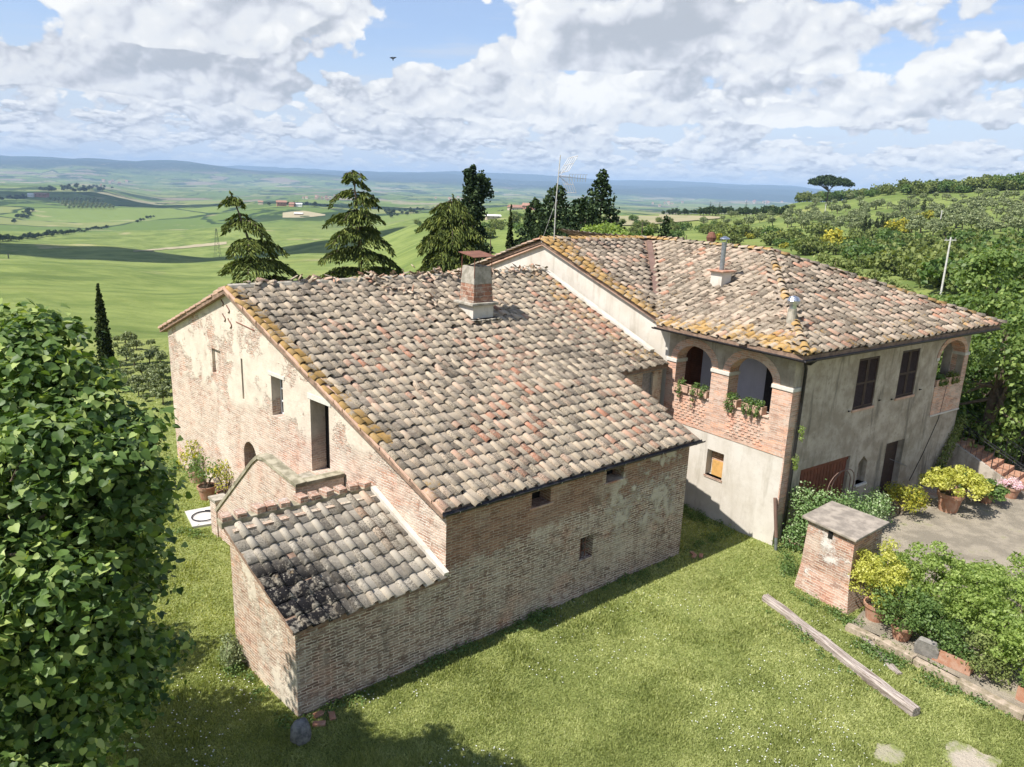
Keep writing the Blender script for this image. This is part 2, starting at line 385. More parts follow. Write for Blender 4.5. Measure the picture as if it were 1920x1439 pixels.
M['concrete'] = mat_plain('lichened_concrete', (.42, .38, .31), .95, .4, 5, bump=.5, c2=(.24, .22, .17))
M['lichen_coping'] = mat_plain('lichened_coping', (.40, .36, .26), .95, .4, 4, bump=.6, c2=(.20, .18, .12))
M['dark_metal'] = mat_plain('dark_grey_metal', (.055, .053, .055), .45, .3, 8, .6)
M['bright_metal'] = mat_plain('bright_metal', (.55, .57, .6), .3, .2, 10, .9)
M['galv'] = mat_plain('galvanised_pipe', (.30, .32, .33), .5, .3, 10, .6)
M['rust'] = mat_plain('rusted_sheet', (.22, .10, .065), .85, .3, 4, .1)
M['rust_flat'] = mat_plain('rusty_flashing', (.20, .125, .095), .85, .25, 2, 0)
M['antenna'] = mat_plain('weathered_aluminium', (.62, .60, .56), .5, .2, 5, .4)
M['shutter'] = mat_plain('dark_brown_shutter', (.055, .033, .028), .6, .3, 5)
M['wood_door'] = mat_plain('brown_varnished_wood', (.12, .045, .022), .55, .35, 4)
M['wood_ochre'] = mat_plain('ochre_board', (.62, .36, .12), .7, .2, 5)
M['wood_red'] = mat_plain('red_brown_planks', (.19, .062, .035), .7, .3, 4)
M['black'] = mat_plain('dark_interior', (.012, .011, .010), .9, .2)
M['glass'] = mat_plain('window_pane', (.02, .025, .03), .12, .2, 2, 0, 0.0, spec=.6)
M['white_paint'] = mat_plain('white_window_paint', (.78, .78, .78), .5, .1)
M['terracotta'] = mat_plain('terracotta', (.36, .17, .10), .9, .3, 6, c2=(.42, .26, .18))
M['terracotta_pale'] = mat_plain('pale_terracotta', (.55, .36, .26), .9, .2, 5)
M['slabtop'] = mat_plain('hut_slab', (.36, .31, .25), .95, .35, 3, bump=.6, c2=(.22, .19, .155))
M['edging'] = mat_plain('earthy_edging', (.42, .34, .26), .95, .3, 5, bump=.9, c2=(.24, .20, .13))
M['polegrey'] = mat_plain('pole_concrete', (.58, .56, .52), .9, .2, 4)
M['soil'] = mat_plain('potting_soil', (.07, .05, .03), 1, .4, 20, bump=.8)
M['bark'] = mat_plain('grey_brown_bark', (.16, .12, .085), .95, .45, 7, bump=.9)
M['bark_pale'] = mat_plain('pale_bark', (.30, .25, .18), .95, .35, 7, bump=.8)
M['stone'] = mat_plain('grey_stone', (.30, .28, .25), .9, .35, 7, bump=.8)
M['stone_dark'] = mat_plain('dark_boulder', (.10, .10, .10), .9, .4, 9, bump=.9, c2=(.22, .22, .21))
M['hose'] = mat_plain('black_rubber', (.02, .02, .022), .5, .1)
def mat_wood_grey():
    mt, k, out = newmat('silvered_timber'); o = k.obj(); g = k.noise(k.vmath('MULTIPLY', o, (26, 1.2, 26)), 1.0, 6, .7)
    col = k.mix(k.step(g, .38, .62), (.16, .125, .10), (.46, .40, .35)); n = k.noise(o, 2.5, 4, .6)
    col = k.mix(k.math('MULTIPLY', k.step(n, .5, .7), .5), col, (.30, .25, .21))
    pbsdf(k, out, col, .9, k.bump(g, .9, .02), spec=.1); return mt
M['timber'] = mat_wood_grey()
def mat_tile(name, cols, lich=1.0, dark=0.0):
    mt, k, out = newmat(name); a = k.rgb(k.attr()); P = k.pos()
    base = k.ramp(a[0], cols, 'LINEAR')
    n1 = k.noise(P, 9, 5, .7); n2 = k.noise(P, 28, 4, .7); n3 = k.noise(P, 1.1, 4, .6); n4 = k.noise(P, 17, 4, .65)
    col = k.mix(k.math('MULTIPLY', k.step(n1, .47, .63), .45), base, (.47, .41, .31))      # pale crust lichen
    sp = k.step(k.math('ADD', n2, k.math('MULTIPLY', k.math('SUBTRACT', a[1], .5), .22)), .57, .63)
    col = k.mix(k.math('MULTIPLY', sp, .75), col, (.085, .075, .06))                        # dark lichen spots
    col = k.mix(k.math('MULTIPLY', k.step(k.math('ADD', n3, k.math('MULTIPLY', k.math('SUBTRACT', a[1], .5), .35)), .56, .70), .45), col, (.19, .16, .12))
    ws = k.step(n4, .63, .68); col = k.mix(k.math('MULTIPLY', ws, .35), col, (.60, .57, .48))
    yl = k.step(k.math('ADD', k.math('ADD', k.math('MULTIPLY', k.noise(P, 7, 5, .7), .75), k.math('MULTIPLY', k.noise(P, 1.3, 3, .6), .5)), k.math('MULTIPLY', a[2], .42)), .80, .93)
    col = k.mix(k.math('MULTIPLY', yl, .72*lich), col, (.40, .235, .06))                    # orange lichen
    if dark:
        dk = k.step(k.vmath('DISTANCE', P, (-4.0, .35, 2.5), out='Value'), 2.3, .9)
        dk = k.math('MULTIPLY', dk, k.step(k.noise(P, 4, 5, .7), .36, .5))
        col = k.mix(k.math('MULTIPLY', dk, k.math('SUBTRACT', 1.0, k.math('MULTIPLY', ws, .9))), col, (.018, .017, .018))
    pbsdf(k, out, col, .95, k.bump(k.math('ADD', n2, n1), .5, .01), spec=.1); return mt
TC = [(0, (.15, .12, .09)), (.13, (.28, .23, .175)), (.34, (.38, .31, .225)), (.58, (.46, .375, .27)), (.73, (.46, .34, .245)), (.84, (.45, .29, .205)), (.94, (.44, .25, .17)), (1, (.40, .19, .12))]
M['tile'] = mat_tile('weathered_roof_tile', TC)
M['tile_house'] = mat_tile('lichened_roof_tile', [(0, (.12, .09, .065)), (.2, (.25, .20, .15)), (.5, (.37, .30, .225)), (.75, (.44, .35, .265)), (.9, (.43, .28, .20)), (1, (.39, .20, .13))])
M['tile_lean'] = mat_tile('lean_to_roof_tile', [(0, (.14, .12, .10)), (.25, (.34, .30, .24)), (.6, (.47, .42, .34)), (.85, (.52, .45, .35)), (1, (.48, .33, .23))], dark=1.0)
M['deck'] = mat_plain('roof_deck_brick', (.30, .20, .14), .95, .4, 5, bump=.5)
def mat_leaf(name, c1, c2, c3, trans=.3, rough=.5, spec=.3, yellow=None):
    mt, k, out = newmat(name); a = k.rgb(k.attr())
    col = k.ramp(a[0], [(0, c1), (.5, c2), (1, c3)])
    if yellow: col = k.mix(k.step(a[1], .55, .75), col, yellow)
    d = k.n.new('ShaderNodeBsdfPrincipled'); k.put(d.inputs['Base Color'], col); d.inputs['Roughness'].default_value = rough; d.inputs['Specular IOR Level'].default_value = spec
    t = k.n.new('ShaderNodeBsdfTranslucent'); k.put(t.inputs[0], k.mix(1.0, col, (1.5, 1.5, .6), 'MULTIPLY'))
    ms = k.n.new('ShaderNodeMixShader'); ms.inputs[0].default_value = trans; k.l.new(d.outputs[0], ms.inputs[1]); k.l.new(t.outputs[0], ms.inputs[2])
    k.l.new(ms.outputs[0], out.inputs[0]); return mt
M['linden'] = mat_leaf('linden_leaf', (.036, .074, .016), (.105, .175, .040), (.44, .52, .17), .30, .5, .3)  # palest leaf tone paints in sunlit highlights
M['maple'] = mat_leaf('light_green_leaf', (.15, .22, .055), (.27, .36, .09), (.42, .50, .17), .42)
M['bushgreen'] = mat_leaf('mid_green_leaf', (.07, .125, .032), (.125, .20, .055), (.22, .30, .09), .35)
M['treegreen'] = mat_leaf('tree_leaf', (.075, .13, .03), (.15, .22, .055), (.32, .40, .12), .35)
M['variegated'] = mat_leaf('variegated_leaf', (.10, .18, .05), (.22, .33, .12), (.55, .62, .40), .3)
M['yellowleaf'] = mat_leaf('golden_leaf', (.30, .32, .05), (.50, .50, .10), (.68, .66, .24), .35)
M['yellowgreen'] = mat_leaf('yellow_green_leaf', (.16, .20, .03), (.36, .36, .05), (.62, .52, .08), .35)
M['cedar'] = mat_leaf('cedar_needles', (.055, .08, .022), (.125, .165, .038), (.24, .27, .065), .22, .7, .15)
M['conifer'] = mat_leaf('dark_conifer_needles', (.022, .042, .018), (.045, .074, .028), (.085, .12, .045), .1, .7, .15)
M['cypress'] = mat_leaf('cypress_foliage', (.018, .032, .010), (.035, .052, .014), (.065, .075, .02), .1, .8, .1)
M['olive'] = mat_leaf('olive_foliage', (.15, .185, .085), (.24, .28, .14), (.36, .39, .22), .2, .8, .15)
M['shrub'] = mat_leaf('scrub_foliage', (.11, .145, .045), (.20, .24, .08), (.32, .35, .13), .3, .8, .15)
M['broom'] = mat_leaf('flowering_broom', (.20, .24, .05), (.38, .36, .06), (.60, .50, .08), .3, .8, .15)
M['farwood'] = mat_leaf('distant_woodland', (.03, .055, .02), (.05, .08, .027), (.08, .12, .035), .1, .8, .1)
M['grassblade'] = mat_leaf('grass_blade', (.20, .24, .07), (.32, .355, .12), (.50, .52, .23), .35, .7, .2)
M['flowerpink'] = mat_leaf('pink_white_petals', (.65, .35, .50), (.80, .65, .75), (.85, .82, .85), .3)
M['flowerred'] = mat_leaf('red_petals', (.6, .03, .05), (.7, .05, .06), (.8, .12, .1), .3)
M['daisy'] = mat_leaf('white_petals', (.7, .7, .6), (.8, .8, .75), (.85, .85, .85), .1)

# ------------------------------------------------------------------ terrain
def yhor(px): return 353+(px-960)*.0372
TAB = {
 -400: [(80, -5.5), (120, 635), (250, 560), (450, 500), (700, 467), (1000, 441), (1300, 425), (1700, 404), (2300, 383), (3000, 360), (3600, 343), (5000, 336), (8000, 328), (11000, 308), (14000, 285), (19000, 285)],
 0: [(80, -5.0), (120, 648), (250, 575), (450, 517), (700, 482), (1000, 457), (1300, 441), (1700, 417), (2300, 397), (3000, 372), (3600, 356), (5000, 350), (8000, 342), (11000, 322), (14000, 299), (19000, 301)],
 150: [(80, -5.0), (120, 650), (250, 577), (450, 518), (700, 483), (1000, 458), (1300, 441), (1700, 418), (2300, 400), (3000, 378), (3600, 358), (5000, 353), (8000, 345), (11000, 326), (14000, 303), (19000, 304)],
 300: [(80, -5.0), (120, 655), (250, 580), (450, 520), (700, 486), (1000, 461), (1300, 440), (1700, 419), (2300, 402), (3000, 388), (3600, 388), (5000, 375), (8000, 356), (11000, 338), (14000, 312), (19000, 312)],
 600: [(80, -4.5), (120, 640), (250, 560), (450, 505), (700, 470), (1000, 442), (1300, 424), (1700, 405), (2300, 387), (3000, 384), (4500, 376), (6000, 368), (9000, 352), (12000, 341), (15000, 326), (19000, 322)],
 850: [(80, -4.0), (120, 580), (250, 480), (450, 432), (640, 404), (1000, 415), (1500, 400), (2200, 390), (3000, 392), (6000, 374), (9000, 365), (12000, 352), (15000, 334), (20000, 328)],
 1000: [(80, -3.5), (120, 560), (250, 460), (450, 415), (620, 388), (900, 400), (1500, 395), (2200, 392), (3000, 392), (6000, 378), (9000, 369), (12000, 360), (15000, 345), (20000, 333)],
 1200: [(80, -4.0), (120, 520), (250, 450), (400, 424), (600, 406), (760, 399), (1000, 408), (2000, 404), (3500, 397), (6000, 388), (9000, 379), (13000, 371), (16000, 352), (20000, 344)],
 1400: [(80, -6.0), (120, 520), (200, 470), (300, 440), (420, 418), (600, 402), (760, 402), (1000, 412), (2000, 408), (3500, 401), (6000, 392), (9000, 384), (13000, 377), (16000, 358), (20000, 351)],
 1520: [(80, -8.0), (120, 540), (200, 478), (300, 438), (400, 408), (500, 385), (580, 371), (760, 384), (1000, 410), (3500, 404), (9000, 387), (13000, 381), (16000, 362), (20000, 356)],
 1700: [(80, -9.0), (120, 550), (200, 485), (300, 437), (400, 400), (490, 366), (560, 352), (760, 372), (1000, 410), (3500, 407), (9000, 392), (16000, 370), (20000, 362)],
 1920: [(80, -8.0), (120, 530), (200, 480), (300, 430), (400, 388), (470, 360), (530, 348), (760, 372), (1000, 415), (3500, 414), (9000, 399), (16000, 380), (20000, 372)],
 2400: [(80, -7.0), (120, 540), (200, 490), (300, 440), (400, 400), (470, 378), (530, 366), (760, 390), (1000, 430), (3500, 432), (9000, 417), (16000, 398), (20000, 390)],
}
RG = np.log(np.array([60, 80, 120, 170, 250, 350, 450, 550, 650, 800, 1000, 1300, 1700, 2300, 3000, 3600, 4500, 6000, 8000, 10000, 12000, 14000, 16000, 19000, 24000.]))
cols_az = []; cols_z = []
for px in sorted(TAB):
    d = ray(px, yhor(px)); cols_az.append(math.atan2(d[0], d[1]))
    lr = []; zz = []
    for (r, v) in TAB[px]:
        if v < 20: z = v
        else:
            dd = ray(px, v); z = CAM[2]+r*dd[2]/math.hypot(dd[0], dd[1])
        lr.append(math.log(r)); zz.append(z)
    # interpolate viewing slope in log r (keeps silhouettes), then convert to height
    sl = [(z-CAM[2])/math.exp(l) for z, l in zip(zz, lr)]
    cols_z.append(np.interp(RG, lr, sl)*np.exp(RG)+CAM[2])
cols_az = np.array(cols_az); cols_z = np.array(cols_z)
_perm = np.random.default_rng(3).random((256, 256))
def vnoise(x, y, s=0):
    x = np.asarray(x, float)+s*17.3; y = np.asarray(y, float)+s*9.1
    xi = np.floor(x).astype(int); yi = np.floor(y).astype(int); fx = x-xi; fy = y-yi
    fx = fx*fx*(3-2*fx); fy = fy*fy*(3-2*fy)
    g = lambda a, b: _perm[a % 256, b % 256]
    return (g(xi, yi)*(1-fx)+g(xi+1, yi)*fx)*(1-fy)+(g(xi, yi+1)*(1-fx)+g(xi+1, yi+1)*fx)*fy-.5
def sstep(x, a, b):
    t = np.clip((x-a)/(b-a), 0, 1); return t*t*(3-2*t)
def TZ(x, y):
    x = np.asarray(x, float); y = np.asarray(y, float)
    dx = x-CAM[0]; dy = y-CAM[1]; r = np.hypot(dx, dy)+1e-6; a = np.arctan2(dx, dy)
    a = np.where(a < cols_az[0]-1.2, a+2*np.pi, a)
    fi = np.interp(a, cols_az, np.arange(len(cols_az))); i0 = np.clip(np.floor(fi).astype(int), 0, len(cols_az)-2); f = fi-i0; f = f*f*(3-2*f)
    lr = np.log(np.maximum(r, 60)); gi = np.interp(lr, RG, np.arange(len(RG))); j0 = np.clip(np.floor(gi).astype(int), 0, len(RG)-2); g = gi-j0
    z = (cols_z[i0, j0]*(1-g)+cols_z[i0, j0+1]*g)*(1-f)+(cols_z[i0+1, j0]*(1-g)+cols_z[i0+1, j0+1]*g)*f
    amp = np.clip((r-80)*.018, 0, 13)
    right = sstep(a, cols_az[6], cols_az[9]); amp = amp*(1-.75*right)
    z = z+amp*(vnoise(x/420, y/260, 1)*2.2+vnoise(x/120, y/85, 2)*1.25*(1-sstep(r, 900, 2500))+vnoise(x/33, y/33, 4)*.22)
    far = sstep(r, 7000, 12500); z = z+far*(vnoise(x/2600, y/2600, 5)*190+vnoise(x/900, y/900, 6)*80+vnoise(x/350, y/350, 7)*22)
    near = np.clip(y*.03, 0, .5)+vnoise(x/5, y/5, 8)*.10*sstep(r, 3, 20)-.05
    t = sstep(r, 47, 80)
    return near*(1-t)+z*t
def on_ground(px, py, rmax=20000, r0=12):
    d = ray(px, py); h = math.hypot(d[0], d[1]); rs = np.exp(np.linspace(math.log(r0), math.log(rmax), 1600))
    P = CAM[None, :]+d[None, :]*(rs/h)[:, None]; below = P[:, 2] < TZ(P[:, 0], P[:, 1])
    i = int(np.argmax(below)) if below.any() else len(rs)-1
    return np.array([P[i, 0], P[i, 1], float(TZ(P[i, 0], P[i, 1]))]), rs[i]
def at_range(px, py, r):
    """base on the ground below the view direction at horizontal range r, and the height of the direction above it"""
    d = ray(px, py); h = math.hypot(d[0], d[1]); P = CAM+d*(r/h); g = float(TZ(P[0], P[1])); return np.array([P[0], P[1], g]), P[2]-g

def grass_nodes(k, P):
    n0 = k.noise(P, .35, 5, .6); n1 = k.noise(P, 3.2, 5, .7); n2 = k.noise(P, 22, 4, .7)
    c = k.mix(k.step(n1, .35, .65), (.16, .20, .05), (.26, .29, .095)); c = k.mix(k.math('MULTIPLY', k.step(n0, .45, .65), .5), c, (.29, .30, .11))
    c = k.mix(k.math('MULTIPLY', k.step(n2, .5, .75), .45), c, (.07, .10, .02)); return c, n0, n1, n2
def mat_lawn():
    mt, k, out = newmat('lawn'); P = k.pos(); c, n0, n1, n2 = grass_nodes(k, P)
    def spot(p, r0, r1): return k.step(k.math('ADD', k.vmath('DISTANCE', P, p, out='Value'), k.math('MULTIPLY', k.math('SUBTRACT', n1, .5), 1.6)), r1, r0)
    g1 = hit(1820, 1425, (0, 0, 0), (0, 0, 1)); g2 = hit(1660, 1410, (0, 0, 0), (0, 0, 1)); g3 = hit(1850, 1270, (0, 0, 0), (0, 0, 1))
    bare = k.math('MAXIMUM', spot(tuple(g1), .25, .8), k.math('MULTIPLY', spot(tuple(g2), .1, .55), .7))
    bare = k.math('MAXIMUM', bare, k.math('MULTIPLY', spot(tuple(g3), .2, 1.5), .35))
    c = k.mix(bare, c, (.46, .40, .31))
    pbsdf(k, out, c, .95, k.bump(k.math('ADD', n2, k.math('MULTIPLY', n1, 2.0)), .9, .05), spec=.1); return mt
def mat_fields():
    mt, k, out = newmat('rolling_fields'); P = k.pos()
    rr = k.vmath('DISTANCE', P, tuple(CAM), out='Value')
    warp = k.vmath('ADD', P, k.vmath('SCALE', k.vmath('SUBTRACT', k.noise(P, .004, 3, .5, out=1), (.5, .5, .5)), 160))
    cell = k.rgb(k.vor(warp, 1/330., out='Color'))
    n0 = k.noise(P, .006, 5, .6); n1 = k.noise(P, .035, 5, .65); n2 = k.noise(P, .4, 5, .7); n3 = k.noise(P, .0016, 4, .6)
    wheat = k.mix(k.step(n1, .36, .64), (.125, .168, .045), (.205, .245, .072))
    wheat = k.mix(k.math('MULTIPLY', k.step(n0, .52, .66), .5), wheat, (.25, .26, .075))
    fold_shade = k.noise(k.vmath('MULTIPLY', P, (.010, .022, 0.0)), 1.0, 6, .62); wheat = k.mix(k.math('MULTIPLY', k.step(fold_shade, .52, .64), .5), wheat, (.07, .105, .03)); wheat = k.mix(k.math('MULTIPLY', k.step(fold_shade, .46, .36), .35), wheat, (.23, .26, .085))  # painted streaks: crop colour together with the shading of field folds
    rows = k.math('SINE', k.math('MULTIPLY', k.math('ADD', k.sep(warp)[0], k.math('MULTIPLY', k.sep(warp)[1], .35)), .9))
    wheat = k.mix(k.math('MULTIPLY', k.step(rows, -.2, .9), .16), wheat, (.09, .14, .03))
    wheat = k.mix(k.math('MULTIPLY', k.step(n2, .5, .8), .3), wheat, (.09, .13, .03))
    patch = k.ramp(cell[0], [(0, (.11, .16, .045)), (.3, (.16, .21, .06)), (.5, (.10, .145, .042)), (.66, (.20, .22, .08)), (.80, (.26, .235, .14)), (.89, (.22, .18, .13)), (1, (.13, .18, .05))], 'CONSTANT')
    patch = k.mix(k.math('MULTIPLY', k.step(n1, .4, .65), .25), patch, (.12, .17, .04))
    edge = k.vor(warp, 1/330., feat='DISTANCE_TO_EDGE')
    wood = k.math('MAXIMUM', k.step(k.noise(P, .0021, 6, .62), .555, .575), k.math('MULTIPLY', k.step(edge, .05, .02), k.step(cell[1], .4, .5)))
    farc = k.mix(wood, patch, (.035, .06, .025))
    hills = k.step(rr, 11200, 12600)
    farc = k.mix(k.math('MULTIPLY', hills, k.step(n3, .15, .35)), farc, (.028, .045, .032))
    f = k.step(rr, 1250, 1700); c = k.mix(f, wheat, farc)
    sl = k.step(k.noise(P, .012, 4, .6), .60, .68); c = k.mix(k.math('MULTIPLY', sl, k.math('MULTIPLY', k.step(rr, 300, 600), .45)), c, (.40, .33, .20))
    near = k.step(rr, 130, 60); gc, a_, b_, c_ = grass_nodes(k, P); c = k.mix(near, c, gc)
    pbsdf(k, out, c, .95, k.bump(n2, .5, 1.0), spec=.05); return mt
def mat_scrub():
    mt, k, out = newmat('grassy_slope'); P = k.pos()
    n1 = k.noise(P, .06, 5, .65); n2 = k.noise(P, .6, 5, .7)
    c = k.mix(k.step(n1, .38, .62), (.17, .24, .055), (.26, .31, .09)); c = k.mix(k.math('MULTIPLY', k.step(n2, .45, .7), .5), c, (.08, .12, .03))
    return c
def mat_far_split():
    """one sheet: wheat fields on the left of the plateau, grassy olive hillside on the right"""
    return mat_fields()
def polar(name, r0, r1, nr, naz_f, mat, kind='structure'):
    A0, A1 = cols_az[1]-.12, cols_az[-2]+.14
    az_ = np.concatenate([np.linspace(A0, A1, naz_f), np.linspace(A1, A0+2*np.pi, 90)[1:-1]])
    rs = np.exp(np.linspace(math.log(r0), math.log(r1), nr))
    AA, RR = np.meshgrid(az_, rs); X = CAM[0]+RR*np.sin(AA); Y = CAM[1]+RR*np.cos(AA); Z = TZ(X, Y)
    n = len(az_); V = np.stack([X.ravel(), Y.ravel(), Z.ravel()], 1)
    i, j = np.meshgrid(np.arange(nr-1), np.arange(n), indexing='ij'); i = i.ravel(); j = j.ravel(); jn = (j+1) % n
    F = np.stack([i*n+j, (i+1)*n+j, (i+1)*n+jn, i*n+jn], 1)
    if r0 < 1:
        V = np.vstack([V, [[CAM[0], CAM[1], float(TZ(CAM[0], CAM[1]))]]])
    o = np_obj(name, V, F, mat, smooth=True); o['kind'] = kind; return o
polar('ground', .3, 62, 150, 420, mat_lawn())
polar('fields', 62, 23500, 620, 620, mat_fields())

# ------------------------------------------------------------------ tiles
def coppo(n=6):
    r0, r1, L = .112, .090, .50; V = []; F = []
    for (l, r, h) in ((0, r0, .045), (L, r1, .004)):
        for q in range(n+1):
            t = math.pi*q/n; V.append((-r*math.cos(t), l, r*.78*math.sin(t)+h))
    for q in range(n+1):
        t = math.pi*q/n; V.append((-(r0-.02)*math.cos(t), .004, (r0-.02)*.82*math.sin(t)+.045))
    m1 = n+1
    for q in range(n): F.append((q, q+1, m1+q+1, m1+q)); F.append((2*m1+q, 2*m1+q+1, q+1, q))
    return np.array(V), np.array(F)
CV, CF = coppo()
TV = np.array([(-.155, 0, .038), (.155, 0, .038), (.15, .5, .004), (-.15, .5, .004), (-.155, 0, .006), (.155, 0, .006)])
TF = np.array([(0, 1, 2, 3), (4, 5, 1, 0)])
def place_tmpl(Vt, Ft, B, A, L, H):
    n = len(B); V = B[:, None, :]+Vt[None, :, 0:1]*A[:, None, :]+Vt[None, :, 1:2]*L[:, None, :]+Vt[None, :, 2:3]*H[:, None, :]
    F = Ft[None]+(np.arange(n)*len(Vt))[:, None, None]; return V.reshape(-1, 3), F.reshape(-1, Ft.shape[1])
def unit(a): return a/(np.linalg.norm(a, axis=-1, keepdims=True)+1e-12)
def tile_roof(name, C4, ncol, nrow, mask, lich, mat, parent, jit=1.0, seed=1, rbias=None, lift=0.0):
    """C4: eave left, eave right, top right, top left (3D)"""
    rg = np.random.default_rng(seed); E0, E1, U1, U0 = [np.array(c, float) for c in C4]
    def P(s, t): s = s[:, None]; t = t[:, None]; return (E0*(1-s)+E1*s)*(1-t)+(U0*(1-s)+U1*s)*t
    nrm = unit(np.cross(E1-E0, U0-E0)); nrm = nrm if nrm[2] > 0 else -nrm
    slope_len = np.linalg.norm((U0+U1)/2-(E0+E1)/2); rowl = slope_len/nrow; width = np.linalg.norm(E1-E0)/ncol
    parts = []
    for kind in (0, 1):
        ii, jj = np.meshgrid(np.arange(ncol+kind), np.arange(nrow), indexing='ij'); ii = ii.ravel(); jj = jj.ravel()
        colj = rg.normal(0, .012, ncol+1)[ii]; rowwob = np.interp(ii, np.linspace(0, ncol, 9), rg.normal(0, .25, 9))*.3
        s = (ii+(.5 if kind == 0 else 0))/ncol+colj/width/ncol*.6; t = (jj+.0+rg.normal(0, .05, len(ii))*jit+(rowwob if True else 0)*(jj > 0)*(jj < nrow-1))/nrow
        t = np.clip(t, 0, 1); B = P(s, t); keep = mask(B); s, t, ii, jj, B = s[keep], t[keep], ii[keep], jj[keep], B[keep]
        L = unit(P(s, t+.01)-B); A = unit(P(s+.01, t)-B); A = unit(A-L*np.sum(A*L, 1, keepdims=True)); H = unit(np.cross(A, L)); H *= np.sign(H[:, 2:3])
        a = rg.normal(0, .035 if kind == 0 else .02, len(B))*jit; L2 = L*np.cos(a)[:, None]+A*np.sin(a)[:, None]; A2 = A*np.cos(a)[:, None]-L*np.sin(a)[:, None]
        pt = rg.normal(0, .018, len(B))*jit; L2 = unit(L2+H*pt[:, None])
        slip = rg.random(len(B)) < .05*jit; B = B-L*(slip*rg.uniform(.04, .14, len(B)))[:, None]; B = B+H*(vnoise(B[:, 0]/1.6, B[:, 1]/1.6, 40)*.075*jit)[:, None]; a2 = slip*rg.normal(0, .10, len(B)); L2 = unit(L2+A*a2[:, None]); A2 = unit(A2-L*a2[:, None])
        sc_ = rowl/.4; Vt, Ft = (TV, TF) if kind == 0 else (CV, CF); Vt = Vt.copy(); Vt[:, 1] *= sc_
        wsc = width/.42; Vt[:, 0] *= wsc; Vt[:, 2] *= (1 if kind == 0 else wsc)
        B = B+H*(rg.random(len(B))*.012*jit+lift)[:, None]+A*(rg.normal(0, .012, len(B))*jit)[:, None]
        V, F = place_tmpl(Vt, Ft, B, A2*rg.normal(1, .04, len(B))[:, None], L2, H)
        rnd = rg.random(len(B)); 
        if rbias is not None: rnd = np.clip(rnd*.8+rbias(B)+.08, 0, 1)
        if kind == 0: rnd = rnd*.62
        c = np.stack([rnd, rg.random(len(B)), np.clip(lich(B)*(rg.random(len(B))*.6+.6), 0, 1)], 1)
        parts.append((V, F, np.repeat(c, len(Vt), 0)))
    V = np.vstack([p[0] for p in parts]); F = np.vstack([parts[0][1], parts[1][1]+len(parts[0][0])]); c = np.vstack([p[2] for p in parts])
    return np_obj(name, V, F, mat, parent, col=c)
def cap_tiles(name, P0, P1, mat, parent, lich=.6, w_=1.25, step_=.4, seed=0, drop=0.0, extra=None):
    rg = np.random.default_rng(seed); P0 = np.array(P0, float); P1 = np.array(P1, float); d = P1-P0; Ln = np.linalg.norm(d); n = max(2, int(Ln/step_)); L = unit(d)
    t = (np.arange(n)+rg.normal(0, .06, n))/n; B = P0+d*t[:, None]; A = unit(np.cross(L, (0, 0, 1.))); A = np.repeat(A[None], n, 0); Lr = np.repeat(L[None], n, 0); H = unit(np.cross(A, Lr)); H *= np.sign(H[:, 2:3])
    a = rg.normal(0, .05, n)[:, None]; L2 = Lr*np.cos(a)+A*np.sin(a); A2 = A*np.cos(a)-Lr*np.sin(a)
    Vt = CV.copy(); Vt[:, 0] *= w_; Vt[:, 2] *= w_; V, F = place_tmpl(Vt, CF, B-H*drop+H*rg.random((n, 1))*.02, A2, L2, H)
    c = np.stack([rg.random(n)*.6+.2, rg.random(n), np.clip(lich+rg.normal(0, .25, n), 0, 1)], 1); return np_obj(name, V, F, mat, parent, col=np.repeat(c, len(CV), 0))
def rubble(name, P0, P1, n, mat, parent, spread=.16, h=.12, seed=0, size=.8):
    rg = np.random.default_rng(seed); P0 = np.array(P0, float); P1 = np.array(P1, float); t = rg.random(n); B = P0+(P1-P0)*t[:, None]
    B[:, 1] += rg.normal(0, spread, n); B[:, 2] += np.abs(rg.normal(0, 1, n))*h-np.abs(B[:, 1]-P0[1]-(P1-P0)[1]*t)*.35
    R = rg.normal(0, 1, (n, 3)); A = unit(R*np.array([1, 1, .25])); H = unit(np.array([0, 0, 1.])+rg.normal(0, .45, (n, 3))); A = unit(A-H*np.sum(A*H, 1, keepdims=True)); L = np.cross(H, A)
    Vt = CV.copy()*size; Vt[:, 1] *= .75; Vt[:, 2] *= .8; V, F = place_tmpl(Vt, CF, B, A, L, H)
    c = np.stack([rg.random(n)*.7+.28, rg.random(n), rg.random(n)*.35], 1); return np_obj(name, V, F, mat, parent, col=np.repeat(c, len(CV), 0))

# ================================================================== BRICK BARN
SL = .378; U1, U2, V1, VR, W = 9.52, 12.71, 3.78, 10.85, 16.24
def zr(v): return 4.06+SL*v if v <= VR else 4.06+SL*VR-(v-VR)*.385
GX = -.116
barn = thing('brick_barn', 'old brick barn with broad weathered tile roof and bleached gable, nearest the camera', 'barn', (0, 0, 0))
gn = unit(np.array([-1, GX, 0])); gu = np.array([GX, 1., 0])
mb = MB()
win_front = [[(2.78, 3.34), (3.47, 3.34), (3.47, 3.95), (2.78, 3.95)], [(5.66, 3.40), (6.42, 3.40), (6.42, 3.95), (5.66, 3.95)], [(4.75, 1.15), (5.29, 1.15), (5.29, 1.88), (4.75, 1.88)]]
mb.wall((0, 0, 0), (1, 0, 0), (0, -1, 0), [(0, -.6), (U1, -.6), (U1, 3.98), (0, 3.98)], win_front, .45)
mb.build('front_wall', M['brick_front'], barn)
def arch_pts(c, hw, z0, zs, rise, n=10):
    return [(c-hw, z0), (c+hw, z0)]+[(c+hw*math.cos(math.pi*q/n), zs+rise*math.sin(math.pi*q/n)) for q in range(n+1)]
mb = MB()
